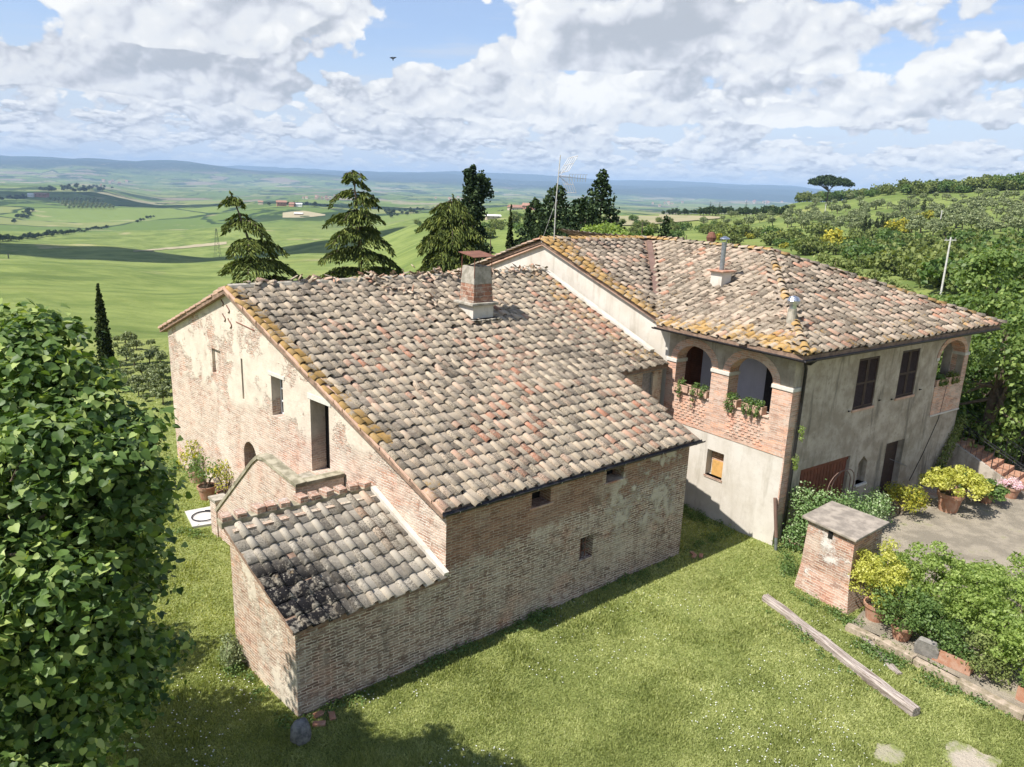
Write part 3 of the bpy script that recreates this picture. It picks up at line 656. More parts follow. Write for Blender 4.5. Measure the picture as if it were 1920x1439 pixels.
gh = [[(5.13, 3.18), (6.12, 3.18), (6.12, 5.46), (5.13, 5.46)], [(7.68, 4.40), (8.39, 4.40), (8.39, 5.72), (7.68, 5.72)],
      [(9.62, 1.1), (10.50, 1.1)]+[(10.06+.44*math.cos(math.pi*q/10), 2.55+.5*math.sin(math.pi*q/10)) for q in range(11)], [(11.83, 5.0), (12.5, 5.0), (12.5, 5.88), (11.83, 5.88)], [(10.24, 4.5), (10.36, 4.5), (10.36, 5.9), (10.24, 5.9)]]
mb.wall((0, 0, 0), gu, gn, [(0.0, -.6), (W, -.2), (W, zr(W)-.08), (VR, zr(VR)-.08), (0, 3.98)], gh, .5)
mb.build('gable_wall', M['brick_gable'], barn)
mb = MB()
mb.wall((U1, 0, 0), (0, 1, 0), (1, 0, 0), [(.45, -.4), (V1, -.4), (V1, zr(V1)-.08), (.45, zr(.45)-.08)], [], .4)
mb.wall((U1+.05, V1+.15, 0), (1, 0, 0), (0, -1, 0), [(-.5, -.4), (U2-U1-.06, -.4), (U2-U1-.06, zr(V1)-.12), (-.5, zr(V1)-.12)], [[(2.0, 3.7), (2.62, 3.7), (2.62, 5.12), (2.0, 5.12)]], .3)
mb.build('side_wall', M['brick_lean'], barn)
mb = MB(); mb.wall((GX*W+.1, W, 0), (1, 0, 0), (0, 1, 0), [(0, -.6), (U2+1.7, -.6), (U2+1.7, zr(W)-.1), (0, zr(W)-.1)], [], .4); mb.build('rear_wall', M['brick_lean'], barn)
# deck
mb = MB(); th = .16; rk = -.20
mb.slab([(rk, -.13, zr(-.13)), (U1+.33, -.13, zr(-.13)), (U1+.33, V1-.12, zr(V1-.12)), (U2-.02, V1-.12, zr(V1-.12)), (U2-.02, VR, zr(VR)), (GX*VR+rk, VR, zr(VR))], th)
mb.slab([(GX*VR+rk, VR, zr(VR)), (U2-.02, VR, zr(VR)), (U2-.02, W+.35, zr(W+.35)), (GX*W+rk, W+.35, zr(W+.35))], th)
roof = mb.build('roof_deck', M['deck'], barn)
def mask_barn(B): return (B[:, 1] > V1-.28) & (B[:, 0] < U2-.12) | (B[:, 0] < U1+.30)
def lich_barn(B):
    e = np.abs(B[:, 0]-(GX*B[:, 1]-.1)); l = .62*np.exp(-(e/.30)**2)*(B[:, 1] > 2.2)+.25*np.exp(-(e/.6)**2)
    l += .30*(B[:, 0] > U2-1.6)*(B[:, 1] > V1)+.1; return l
def rb(B):
    q = vnoise(B[:, 0]/2.2, B[:, 1]/2.2, 31)*.55; q += .24*np.exp(-((B[:, 0]-4)**2/14+(B[:, 1]-1.5)**2/5)); q += .3*np.exp(-((B[:, 0]-U2+.6)**2/.6))*(B[:, 1] > 5); q -= .12*(B[:, 1] > 6.5)*(B[:, 0] < 5)
    return q
zt = lambda v: zr(v)+.012
tile_roof('roof_tiles', [(-.10, -.16, zt(-.16)), (U2+.05, -.16, zt(-.16)), (U2+.05, VR-.1, zt(VR-.1)), (GX*VR-.10, VR-.1, zt(VR-.1))], 31, 29, mask_barn, lich_barn, M['tile'], barn, seed=2, rbias=rb, jit=1.35)
tile_roof('rear_roof_tiles', [(U2, W+.33, zt(W+.33)), (GX*W-.1, W+.33, zt(W+.33)), (GX*VR-.1, VR+.1, zt(VR+.1)), (U2, VR+.1, zt(VR+.1))], 34, 14, lambda B: B[:, 0] > -9, lambda B: .2+0*B[:, 0], M['tile'], barn, seed=3)
# mortar bed and loose tiles along the ridge
mb = MB(); mb.tube([(GX*VR-.05, VR, zr(VR)+.02), (U2-.05, VR, zr(VR)+.02)], .13, 8); mb.build('ridge_mortar', M['concrete'], barn)
rubble('ridge_tiles', (GX*VR+.1, VR, zr(VR)+.08), (4.2, VR, zr(VR)+.08), 44, M['tile'], barn, .07, .05, 4, .8)
rubble('loose_tiles', (3.6, VR, zr(VR)+.08), (U2-.3, VR, zr(VR)+.08), 190, M['tile'], barn, .16, .10, 5, .62)['kind'] = 'stuff'
rubble('tile_heap', (3.9, VR-.35, zr(VR-.35)+.08), (5.6, VR-2.0, zr(VR-2.0)+.12), 40, M['tile'], barn, .2, .05, 6, .7)
# verge: rake tiles on edge along the gable
mb = MB()
for (a, b) in ((-.14, VR), (VR, W+.35)):
    n = 26 if b == VR else 13
    for q in range(n):
        v0 = a+(b-a)*q/n; v1 = a+(b-a)*(q+.93)/n; j = random.uniform(-.02, .02)
        P0 = np.array([GX*v0-.22+j, v0, zr(v0)+.02]); P1 = np.array([GX*v1-.22+j, v1, zr(v1)+.045])
        d = P1-P0; mb.frame_box(P0, unit(d), np.array([1., 0, 0]), np.array([0, 0, 1.]), (0, 0, -.06), (np.linalg.norm(d), .26, .02))
mb.build('verge_tiles', M['terracotta_pale'], barn, bevel=.01)
# gutter
def gutter(name, pts, parent, r=.075, brack=None):
    mb = MB(); pts = [np.array(p, float) for p in pts]
    for i in range(len(pts)-1):
        a, b = pts[i], pts[i+1]; d = unit(b-a); sd_ = np.cross(d, (0, 0, 1.)); n = 8; V = []; F = []
        for P in (a, b):
            for rr_ in (r, r-.012):
                for q in range(n+1):
                    t = math.pi+math.pi*q/n; V.append(P+sd_*math.cos(t)*rr_+np.array([0, 0, 1.])*math.sin(t)*rr_)
        m1 = n+1
        for q in range(n):
            F.append((q, q+1, 2*m1+q+1, 2*m1+q)); F.append((m1+q+1, m1+q, 3*m1+q, 3*m1+q+1))
        F += [(0, 2*m1, 3*m1, m1), (n, m1+n, 3*m1+n, 2*m1+n)]+[(q, m1+q, m1+q+1, q+1) for q in range(n)]+[(2*m1+q, 2*m1+q+1, 3*m1+q+1, 3*m1+q) for q in range(n)]
        mb.add(V, F)
    g = mb.build(name, M['dark_metal'], parent)
    if brack:
        a, b = pts[0], pts[-1]; d = b-a; sd_ = unit(np.cross(unit(d), (0, 0, 1.)))
        for q in range(brack):
            P = a+d*((q+.5)/brack); m2 = MB()
            m2.tube([P+sd_*math.cos(t)*(r+.008)+np.array([0, 0, 1.])*math.sin(t)*(r+.008) for t in np.linspace(math.pi, 2*math.pi, 7)], .008, 5); m2.build('gutter_bracket', M['bright_metal'], g)
    return g
gutter('gutter', [(-.22, -.22, 4.02), (U1+.42, -.22, 3.99)], barn, .08, 12)
mb = MB(); mb.tube([(U1-.02, .28, 3.92), (U1+.30, .28, 3.95)], .05, 6); mb.build('rafter_end', M['wood_door'], barn)
mb = MB()
for x0, z0, x1 in ((2.70, 3.27, 3.56), (5.58, 3.33, 6.5)): mb.box(x0, -.03, z0, x1, .35, z0+.068)
build_split(mb, 'window_sill', M['brick_hut'], barn, bevel=.008)
mb = MB()
for x in (4.92, 5.10): mb.tube([(x, .14, 1.15), (x, .14, 1.88)], .012, 5)
for z in (1.36, 1.6): mb.tube([(4.75, .14, z), (5.29, .14, z)], .012, 5)
mb.build('window_grille', M['rust'], barn)
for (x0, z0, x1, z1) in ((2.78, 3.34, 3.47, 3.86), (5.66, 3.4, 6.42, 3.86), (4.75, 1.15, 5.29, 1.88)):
    mb = MB(); mb.box(x0-.1, .452, z0-.1, x1+.1, .47, z1+.06); mb.build('window', M['black'], barn)  # black sheet closing each opening, painting in the unlit inside
def gbox(mb, v0, z0, v1, z1, d0, d1): return mb.frame_box(np.zeros(3), gu, -gn, np.array([0, 0, 1.]), (v0, d0, z0), (v1, d1, z1))
mb = MB(); gbox(mb, 5.0, 3.1, 6.25, 5.6, .505, .52); gbox(mb, 9.5, 1.0, 10.7, 3.1, .505, .52); gbox(mb, 7.6, 4.3, 8.5, 5.8, .505, .52); build_split(mb, 'unlit_backing', M['black'], barn)  # thin black sheets behind the openings stand in for unlit rooms
mb = MB(); gbox(mb, 11.75, 4.9, 12.6, 5.95, .10, .13); mb.build('bricked_up_window', M['brick_gable'], barn)
mb = MB(); gbox(mb, 5.14, 3.20, 5.30, 5.45, .24, .29); gbox(mb, 5.36, 3.20, 5.40, 5.45, .22, .30)
for z in (3.3, 4.3, 5.3): gbox(mb, 5.14, z, 5.30, z+.08, .22, .24)
dr = mb.build('door', M['shutter'], barn)
mb = MB(); gbox(mb, 5.0, 5.46, 6.25, 5.62, -.02, .3); gbox(mb, 7.55, 5.72, 8.55, 5.83, -.02, .25); build_split(mb, 'white_lintel', M['stone_white'], barn)
mb = MB(); gbox(mb, 7.69, 4.41, 7.745, 5.71, .30, .35); gbox(mb, 8.33, 4.41, 8.385, 5.71, .30, .35)
for z in (4.41, 4.82, 5.24, 5.66): gbox(mb, 7.745, z, 8.33, z+.045, .305, .345)
gbox(mb, 8.01, 4.455, 8.05, 5.66, .302, .348)
wf = mb.build('window_frame', M['white_paint'], barn)
mb = MB(); gbox(mb, 7.745, 4.45, 8.33, 5.67, .325, .335); mb.build('window_pane', M['glass'], wf)
mb = MB(); gbox(mb, 9.62, 1.1, 9.98, 2.28, .12, .17); mb.build('board', M['wood_ochre'], barn)
mb = MB()
for (v, z, s) in ((11.41, 7.62, .13), (11.02, 7.45, .16), (11.35, 7.12, .16), (10.95, 6.98, .2)):
    pts = []
    for q in range(9):
        t = q/8*math.pi*1.5; pts.append(gu*(v+s*.55*math.cos(t)*(1 if q < 9 else -1))-gn*-.02+np.array([0, 0, z+s*.8-s*1.6*q/8]))
    mb.tube(pts, .018, 5)
mb.tube([gu*10.5+gn*.01+np.array([0, 0, 7.1]), gu*9.3+gn*.01+np.array([0, 0, 7.0])], .02, 5)
build_split(mb, 'iron_wall_anchor', M['rust'], barn)
mb = MB(); mb.frame_box(np.array([U1+.05, V1+.15, 0]), np.array([1., 0, 0]), np.array([0, 1., 0]), np.array([0, 0, 1.]), (2.0, .1, 3.7), (2.62, .14, 5.12)); mb.build('small_window', M['galv'], barn)
mb = MB(); mb.box(U1, V1+.02, zr(V1)-.30, U2-.03, V1+.13, zr(V1)-.12); mb.build('eave_beam', M['stone'], barn)
# white mortar flashing where roof meets the house wall
mb = MB()
for (a, b, w0, zz) in ((4.4, 10.7, .26, .10),):
    mb.frame_box(np.array([U2-w0, a, zr(a)+zz]), unit(np.array([0, b-a, SL*(b-a)])), np.array([1., 0, 0]), np.array([0, -.358, .934]), (0, 0, -.1), (math.hypot(b-a, SL*(b-a)), w0-.01, .03))
mb.build('mortar_flashing', M['plaster_white'], barn)
# chimney
CX, CYY = 6.75, 8.05
ch = MB(); ch.box(-.46, -.46, 6.3, .46, .46, 7.52, 0, (CX, CYY, 0)); ch_o = ch.build('chimney', M['plaster_white'], barn)
mb = MB(); mb.box(-.60, -.60, 7.52, .60, .60, 7.62, 0, (CX, CYY, 0)); mb.build('chimney_ledge', M['concrete'], ch_o, bevel=.02)
def stack(z0, a0, z1, a1, hollow, nm, mt_):
    mb = MB(); q4 = ((-1, -1), (1, -1), (1, 1), (-1, 1)); V = [(CX+sx*a, CYY+sy*a, z) for z, a in ((z0, a0), (z1, a1)) for sx, sy in q4]; F = [(q, (q+1) % 4, 4+(q+1) % 4, 4+q) for q in range(4)]
    if hollow:
        V += [(CX+sx*a, CYY+sy*a, z) for z, a in ((z1, a1-.07), (z0+.1, a1-.07)) for sx, sy in q4]; F += [(4+q, 4+(q+1) % 4, 8+(q+1) % 4, 8+q) for q in range(4)]+[(8+q, 8+(q+1) % 4, 12+(q+1) % 4, 12+q) for q in range(4)]+[(12, 13, 14, 15)]
    mb.add(V, F); mb.build(nm, mt_, ch_o)
stack(7.62, .44, 8.28, .405, False, 'chimney_stack', mat_brick('chimney_brick', (.26, .13, .085), (.42, .25, .17), (.50, .43, .34), (.50, .46, .38), .3, stain=(.10, .085, .07), stain_amt=.6, bw=.34, rh=.16))
stack(8.282, .412, 8.9, .37, True, 'chimney_top', M['concrete'])
mb = MB()
for sx, sy in ((-1, -1), (1, -1), (1, 1), (-1, 1)): mb.tube([(CX+sx*.40, CYY+sy*.40, 8.5), (CX+sx*.38, CYY+sy*.38, 9.30+sy*.05)], .016, 5)
build_split(mb, 'cap_rod', M['rust'], ch_o)
mb = MB(); mb.slab([(CX-.5, CYY-.5, 9.26), (CX+.5, CYY-.5, 9.28), (CX+.48, CYY+.5, 9.40), (CX-.48, CYY+.5, 9.38)], .018); mb.build('chimney_cap', M['rust'], ch_o)
mb = MB()
for q in range(26):
    a = random.uniform(0, 6.28); mb.box(-.14, -.09, 0, .14, .09, .03, a, (CX+random.uniform(-.55, .6), CYY-.55+random.uniform(-.12, .1), zr(CYY-.55)+.12))
mb.build('chimney_base_mortar', M['concrete'], ch_o)

# ================================================================== LEAN-TO SHED
LL, WL = 3.97, 2.94
lean = thing('lean_to_shed', 'low brick lean-to with dark lichened tile roof against the barn gable', 'shed', (-LL, 0, 0))
LO = np.array([-LL, 0, 0.]); lu = unit(np.array([-.115, 1, 0])); ln_ = unit(np.array([-1, -.115, 0]))
mb = MB(); mb.wall((-LL, .002, 0), (1, 0, 0), (0, -1, 0), [(0, -.7), (LL-.004, -.7), (LL-.004, 2.28), (0, 2.20)], [], .4); mb.build('front_wall', M['brick_front'], lean)
mb = MB(); mb.wall(LO, lu, ln_, [(0, -.7), (WL, -.5), (WL, 3.55), (0, 2.20)], [], .35)
mb.build('side_wall', M['brick_lean'], lean)
mb = MB(); mb.wall((-LL-.3, WL, 0), (1, 0, 0), (0, 1, 0), [(0, -.5), (LL-.1, -.5), (LL-.1, 3.55), (0, 3.55)], [], .3); mb.build('rear_wall', M['brick_lean'], lean)
lz = lambda v: 2.30+.44*v
mb = MB(); mb.slab([(-LL-.10, -.14, lz(-.14)), (-.02, -.14, lz(-.14)), (-.36, WL, lz(WL)), (-LL-.45, WL, lz(WL))], .10); mb.build('roof_deck', M['deck'], lean)
def lmask(B): return (B[:, 0] < -.08-.116*B[:, 1]) & (B[:, 0] > -LL-.13-.116*B[:, 1])
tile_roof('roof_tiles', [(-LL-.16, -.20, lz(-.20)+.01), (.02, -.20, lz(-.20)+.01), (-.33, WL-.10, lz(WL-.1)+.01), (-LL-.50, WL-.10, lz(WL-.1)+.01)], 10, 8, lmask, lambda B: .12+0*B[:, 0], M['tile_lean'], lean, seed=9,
          rbias=lambda B: .5*np.exp(-((B[:, 0]+.85)**2/.05))*(B[:, 1] > .9), jit=.8)
mb = MB()
mb.frame_box(np.array([-LL-.50, WL-.02, lz(WL)-.05]), np.array([1., 0, 0]), np.array([0, 1., 0]), np.array([0, 0, 1.]), (0, 0, 0), (LL+.1, .34, .17)); mb.build('ridge_coping', M['lichen_coping'], lean, bevel=.02)
mb = MB(); rr_ = random.Random(4)
for q in range(11):
    x = -LL-.32+q*.37+rr_.uniform(-.05, .05); mb.box(-.12, -.16, 0, .12, .18, .16+rr_.uniform(-.03, .03), rr_.uniform(-.3, .3), (x, WL+.14, lz(WL)+.11))
build_split(mb, 'ridge_brick', M['brick_hut'], lean, bevel=.015)
mb = MB(); mb.frame_box(np.array([-.12, -.14, lz(-.14)+.10]), unit(np.array([-.116, 1, .44])), np.array([1., 0, 0]), unit(np.array([0, -.44, 1.])), (0, -.02, -.1), (3.35, .12, .06)); mb.build('mortar_flashing', M['plaster_white'], lean)

# ================================================================== OUTSIDE STAIR
st = thing('brick_staircase', 'brick outside staircase with lichened coping climbing to the barn gable door', 'staircase', (-1.5, 6, 0))
xg = lambda v: GX*v
mb = MB(); ox = -1.50   # outer parapet plane offset from the gable
par = [(4.35, -.6), (9.35, -.4), (9.35, 1.15), (6.75, 3.55), (6.4, 3.82), (6.1, 3.86), (4.35, 3.60)]
mb.wall((ox, 0, 0), gu, gn, par, [[(7.0, -.2), (7.7, -.2)]+[(7.35+.35*math.cos(math.pi*q/8), 1.5+.33*math.sin(math.pi*q/8)) for q in range(9)]], .26)
mb.wall((ox-.5, 4.35, 0), (1, 0, 0), (0, -1, 0), [(.0+.06, -.6), (1.45, -.6), (1.45, 3.56), (.06, 3.56)], [], .26)
mb.build('parapet_wall', M['brick_gable'], st)
mb = MB(); gbox(mb, 4.62, 2.9, 6.3, 3.12, .02-0, -.0-1.28); mb.build('landing', M['concrete'], st)
mb = MB()
for q in range(13):
    v0 = 6.3+q*.245; z1 = 3.12-(q+1)*.205
    gbox(mb, v0, -.3, v0+.245, z1, -.02, -1.26)
mb.build('steps', M['brick_lean'], st)
mb = MB()
def cop(P0, P1, w_=.34, t_=.10):
    P0 = np.array(P0); P1 = np.array(P1); d = unit(P1-P0); s_ = unit(np.cross(d, (0, 0, 1.))); u_ = np.cross(s_, d)
    mb.frame_box(P0, d, s_, u_, (-.02, -w_/2, 0), (np.linalg.norm(P1-P0)+.02, w_/2, t_))
gp = lambda v, z, o: np.array([GX*v+o, v, z])
oc = ox+.13
for (v0, z0, v1, z1) in ((4.30, 3.59, 6.1, 3.85), (6.1, 3.85, 6.42, 3.81), (6.42, 3.81, 6.78, 3.54), (6.78, 3.54, 9.4, 1.12)): cop(gp(v0, z0, oc), gp(v1, z1, oc))
cop((ox-.36, 4.48, 3.56), (-.56, 4.48, 3.56)); mb.build('coping', M['lichen_coping'], st)
mb = MB(); mb.frame_box(gp(9.36, 0, ox-.04), np.array([1., 0, 0]), gu, np.array([0, 0, 1.]), (0, 0, -.4), (.42, .42, 1.45)); mb.build('end_pillar', M['brick_gable'], st)
mb = MB(); mb.frame_box(gp(9.36, 0, ox-.04), np.array([1., 0, 0]), gu, np.array([0, 0, 1.]), (-.04, -.04, 1.45), (.46, .46, 1.53)); mb.build('pillar_cap', M['concrete'], st)

# ================================================================== FARMHOUSE
HO = np.array([12.71, -1.52, 0.]); _h = rad(-4.33)
HX = np.array([math.cos(_h), math.sin(_h), 0]); HYp = np.array([-math.sin(_h), math.cos(_h), 0]); HY = HYp+HX*math.tan(rad(-2.24)); HYu = unit(HY); HZ = np.array([0, 0, 1.])
HN = unit(np.cross(HYu, HZ)); HN = HN if HN[0] < 0 else -HN     # outward normal of arcade wall
def H(a, b, z): return HO+HX*a+HY*b+HZ*z
house = thing('farmhouse', 'two-storey farmhouse with arcaded loggia, grey rendered front and lichened hipped roof', 'house', tuple(HO))
A, EZ, RZ = 12.02, 6.92, 9.45
S1 = (RZ-EZ)/(6.41+.7)
# --- arcade wall (plane a=0)
arch2 = (1.64, .90, 4.45, 5.62, .70); arch1 = (4.12, .84, 4.45, 5.62, .66)
mb = MB(); holes = [arch_pts(*arch1), arch_pts(*arch2), [(2.37, 1.58), (3.12, 1.58), (3.12, 2.58), (2.37, 2.58)]]
mb.wall(HO, HY, HN, [(0, -.3), (20.9, -.3), (20.9, 6.85), (13.13, 9.28), (5.39, 6.80), (0, 6.80)], holes, .5)
mb.build('side_wall', M['plaster_white'], house)
mb = MB(); fh = [[(3.76, 4.36), (5.10, 4.36), (5.10, 6.25), (3.76, 6.25)], [(6.66, 4.42), (7.97, 4.42), (7.97, 6.27), (6.66, 6.27)], [(6.62, .1), (7.98, .1), (7.98, 2.58), (6.62, 2.58)],
      [(4.78, 1.25), (5.40, 1.25), (5.40, 2.1), (5.1, 2.36), (4.78, 2.1)], [(1.1, .1), (4.15, .1), (4.15, 2.55), (1.1, 2.55)], arch_pts(10.62, 1.05, 4.5, 5.70, .66)]
mb.wall(HO+HYp*.0, HX, -HYp, [(0.0, -.3), (A, -.3), (A, 6.80), (0, 6.80)], fh, .45)
mb.build('front_wall', M['plaster_grey'], house)
mb = MB(); mb.wall(H(A, 0, 0), HY, HX, [(.46, -.3), (19, -.3), (19, 6.8), (.46, 6.8)], [arch_pts(1.7, .9, 4.5, 5.7, .66)], .4); mb.build('right_wall', M['plaster_grey'], house)
mb = MB(); mb.wall(H(0.1, 20.4, 0), HX, HYp, [(0, -.3), (A-.1, -.3), (A-.1, 6.8), (0, 6.8)], [], .3); mb.build('rear_wall', M['plaster_white'], house)
# a grey plate over the arches, further down, carries painted eave shade
def hbox(mb, a0, b0, z0, a1, b1, z1): return mb.frame_box(HO, HX, HY, HZ, (a0, b0, z0), (a1, b1, z1))
# arch rings
def ring(mb, c, hw, zs, rise, O, U, Nn, th=.27, proud=.03, deep=.5, n=16):
    V = []; F = []
    for q in range(n+1):
        t = math.pi*q/n; cs, sn = math.cos(t), math.sin(t)
        for (e, d) in ((-.012, proud), (th, proud), (th, -.02), (-.012, -deep-.012)):
            V.append(O+U*(c+(hw+e)*cs)+HZ*(zs+(rise+e)*sn)+Nn*d)
    for q in range(n):
        for e in range(4):
            a = q*4+e; b = q*4+(e+1) % 4; F.append((a, b, b+4, a+4))
    F += [(0, 1, 2, 3), (n*4+3, n*4+2, n*4+1, n*4)]; mb.add(V, F)
for (c, hw, z0, zs, rise) in (arch1, arch2):
    mb = MB(); ring(mb, c, hw, zs, rise, HO, HY, HN); mb.build('brick_arch', M['brick_new'], house)
mb = MB(); ring(mb, 10.62, 1.05, 5.70, .66, HO, HX, -HYp, .2); mb.build('brick_arch', M['brick_new'], house)
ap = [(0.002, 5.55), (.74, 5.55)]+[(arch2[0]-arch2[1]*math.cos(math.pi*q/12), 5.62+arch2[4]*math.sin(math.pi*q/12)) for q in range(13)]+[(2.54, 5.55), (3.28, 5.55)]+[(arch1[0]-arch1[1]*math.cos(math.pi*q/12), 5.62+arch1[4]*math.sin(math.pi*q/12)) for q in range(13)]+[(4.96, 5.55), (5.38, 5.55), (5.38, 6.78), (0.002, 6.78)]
mb = MB(); mb.wall(HO+HN*.012, HY, HN, ap, [], .011); mb.build('eave_shade_plate', M['plaster_grey'], house)  # grey plate puts the eave's shade into the wall colour
# piers + parapet in brick
for (b0, b1) in ((-.02, .75), (2.53, 3.29), (4.95, 5.40)):
    mb = MB(); hbox(mb, -.022, b0, 4.40, .5+.02, b1, 5.50); mb.build('brick_pier', M['brick_new'], house)
    mb = MB(); hbox(mb, -.06, b0-.03, 5.50, .56, b1+.03, 5.63); mb.build('impost', M['stone_white'], house, bevel=.01)
mb = MB(); hbox(mb, -.02, -.025, 3.2, .35, 5.40, 4.40); hbox(mb, -.005, -.028, 1.1, .40, .02, 3.2)
rr_ = random.Random(3)
for row in range(9):
    for q in range(6):
        for (b0, w_) in ((.82, 1.64), (3.36, 1.54)):
            bb = b0+(q+.25+(.5 if row % 2 else 0))*w_/6.6
            if bb+.13 < b0+w_: hbox(mb, -.045, bb, 3.36+row*.105, -.02, bb+.13, 3.36+row*.105+.03)
mb.build('parapet', M['brick_new'], house)
mb = MB(); hbox(mb, -.06, .74, 4.40, .40, 2.54, 4.46); hbox(mb, -.06, 3.28, 4.40, .40, 4.96, 4.46); build_split(mb, 'parapet_sill', M['brick_new'], house, bevel=.008)
# right-hand loggia on the front
mb = MB(); hbox(mb, 9.62, -.02, 3.30, 12.03, .30, 4.50); hbox(mb, 11.68, -.022, 4.5, 12.04, .47, 5.62); build_split(mb, 'brick_pier', M['brick_new'], house)
mb = MB(); hbox(mb, 11.64, -.05, 5.62, 12.07, .5, 5.74); hbox(mb, 9.36, -.04, 5.62, 9.56, .3, 5.74); build_split(mb, 'impost', M['stone_white'], house)
mb = MB(); hbox(mb, 9.6, -.05, 3.24, 12.03, -.02, 3.30); mb.build('panel_ledge', M['stone_white'], house)
# loggia rooms
mb = MB(); hbox(mb, .5, .46, 3.3, 3.0, 5.4, 3.42); hbox(mb, 2.6, .46, 3.42, 2.7, 5.4, 6.75); hbox(mb, .5, 5.35, 3.42, 2.6, 5.45, 6.75); hbox(mb, .5, .45, 6.6, 2.6, 5.4, 6.72); mb.build('loggia_wall', M['plaster_loggia'], house)
mb = MB(); hbox(mb, 9.0, .45, 3.4, 11.6, 4.4, 3.5); hbox(mb, 8.95, .45, 3.5, 9.05, 4.4, 6.75); hbox(mb, 9.05, 4.3, 3.5, 11.6, 4.4, 6.75); hbox(mb, 9.05, .46, 6.6, 11.6, 4.3, 6.72); mb.build('loggia_wall', M['plaster_loggia'], house)
# loggia doors (back wall at a=2.6)
def on_back(px, py):
    P = hit(px, py, H(2.6, 0, 0), HX); d = P-HO; b = d@HYp; return b, P[2]
def on_sidew(px, py):
    P = hit(px, py, H(0, 5.33, 0), HYp); return (P-HO)@HX
a_l = max(.53, on_sidew(1270, 700)+.2); a_r = on_sidew(1313, 700)+.2; a_m = (a_l+a_r)/2
mb = MB(); hbox(mb, a_l, 5.28, 3.42, a_r, 5.345, 6.1); hbox(mb, a_m-.02, 5.26, 3.42, a_m+.02, 5.28, 6.1)
for q in range(32): z = 3.6+q*.075; hbox(mb, a_l+.06, 5.265, z, a_m-.05, 5.28, z+.03); hbox(mb, a_m+.05, 5.265, z, a_r-.06, 5.28, z+.03)
mb.build('loggia_door', M['wood_door'], house)
b2l, _z = on_back(1437, 740); b2r = on_back(1458, 740)[0]
mb = MB(); hbox(mb, 2.54, b2r, 3.42, 2.6, b2l, 5.6); mb.build('loggia_door', M['dark_metal'], house)
# shutters
def shutter(a0, a1, z0, z1):
    mb = MB(); mid = (a0+a1)/2
    for (x0, x1) in ((a0, mid-.008), (mid+.008, a1)):
        hbox(mb, x0, .02, z0, x0+.07, .07, z1); hbox(mb, x1-.07, .02, z0, x1, .07, z1)
        for z in (z0, (z0+z1)/2-.04, z1-.08): hbox(mb, x0+.07, .022, z, x1-.07, .068, z+.08)
        n = int((z1-z0)/.055)
        for q in range(n):
            z = z0+.02+q*.055; P = H(0, 0, 0); mb.frame_box(H(x0+.07, .03, z), HX, unit(HYp+HZ*.9), unit(HZ-HYp*.9), (0, 0, 0), (x1-x0-.14, .05, .012))
        hbox(mb, x0+.02, .075, z0+.01, x1-.02, .09, z1-.01)
    return mb.build('shutter', M['shutter'], house)
shutter(3.77, 5.09, 4.37, 6.24); shutter(6.67, 7.96, 4.43, 6.26)
mb = MB(); hbox(mb, 3.72, -.05, 4.27, 5.15, .2, 4.36); hbox(mb, 6.62, -.05, 4.33, 8.02, .2, 4.42); build_split(mb, 'window_sill', M['terracotta_pale'], house)
mb = MB()
for (a_, z_) in ((3.45, 4.35), (5.42, 4.5), (6.3, 4.42), (8.35, 4.55)): hbox(mb, a_, -.06, z_, a_+.14, -.03, z_+.02); hbox(mb, a_+.05, -.03, z_-.03, a_+.07, .02, z_+.03)
build_split(mb, 'shutter_hook', M['black'], house)
mb = MB(); hbox(mb, 6.62, .25, .1, 7.98, .32, 2.55); 
for q in range(11): hbox(mb, 6.66, .24, .2+q*.2, 7.94, .25, .22+q*.2)
mb.build('front_door', M['shutter'], house)
mb = MB(); hbox(mb, 1.1, .12, .1, 4.15, .18, 2.5)
for q in range(15): hbox(mb, 1.12+q*.2, .105, .12, 1.29+q*.2, .12, 2.40)
hbox(mb, 1.1, .08, 2.38, 4.15, .2, 2.54); mb.build('garage_door', M['wood_red'], house)
mb = MB(); hbox(mb, 4.72, .3, 1.2, 5.45, .38, 2.4); mb.build('niche_back', M['brick_lean'], house)
mb = MB(); hbox(mb, 4.72, -.08, 1.17, 5.48, .25, 1.25); mb.build('niche_sill', M['stone_white'], house)
mb = MB(); hbox(mb, .28, 2.37, 1.58, .33, 3.12, 2.58); mb.build('bricked_up_window', M['brick_lean'], house)
mb = MB(); hbox(mb, .2, 2.40, 1.58, .25, 3.0, 2.16); mb.build('window_board', M['wood_ochre'], house)
mb = MB(); hbox(mb, -.03, 2.33, 1.50, .2, 3.16, 1.58); mb.build('small_window_sill', M['brick_hut'], house)
# thin cable on the front wall
mb = MB(); mb.tube([H(10.6, -.02, 4.5), H(10.4, -.02, 3.0), H(9.6, -.02, 1.6), H(8.9, -.02, .6)], .012, 4); mb.build('wall_cable', M['black'], house)
mb = MB(); mb.tube([H(7.0, -.02, 1.9), H(8.4, -.05, 1.35)], .01, 4); mb.build('door_rail', M['galv'], house)
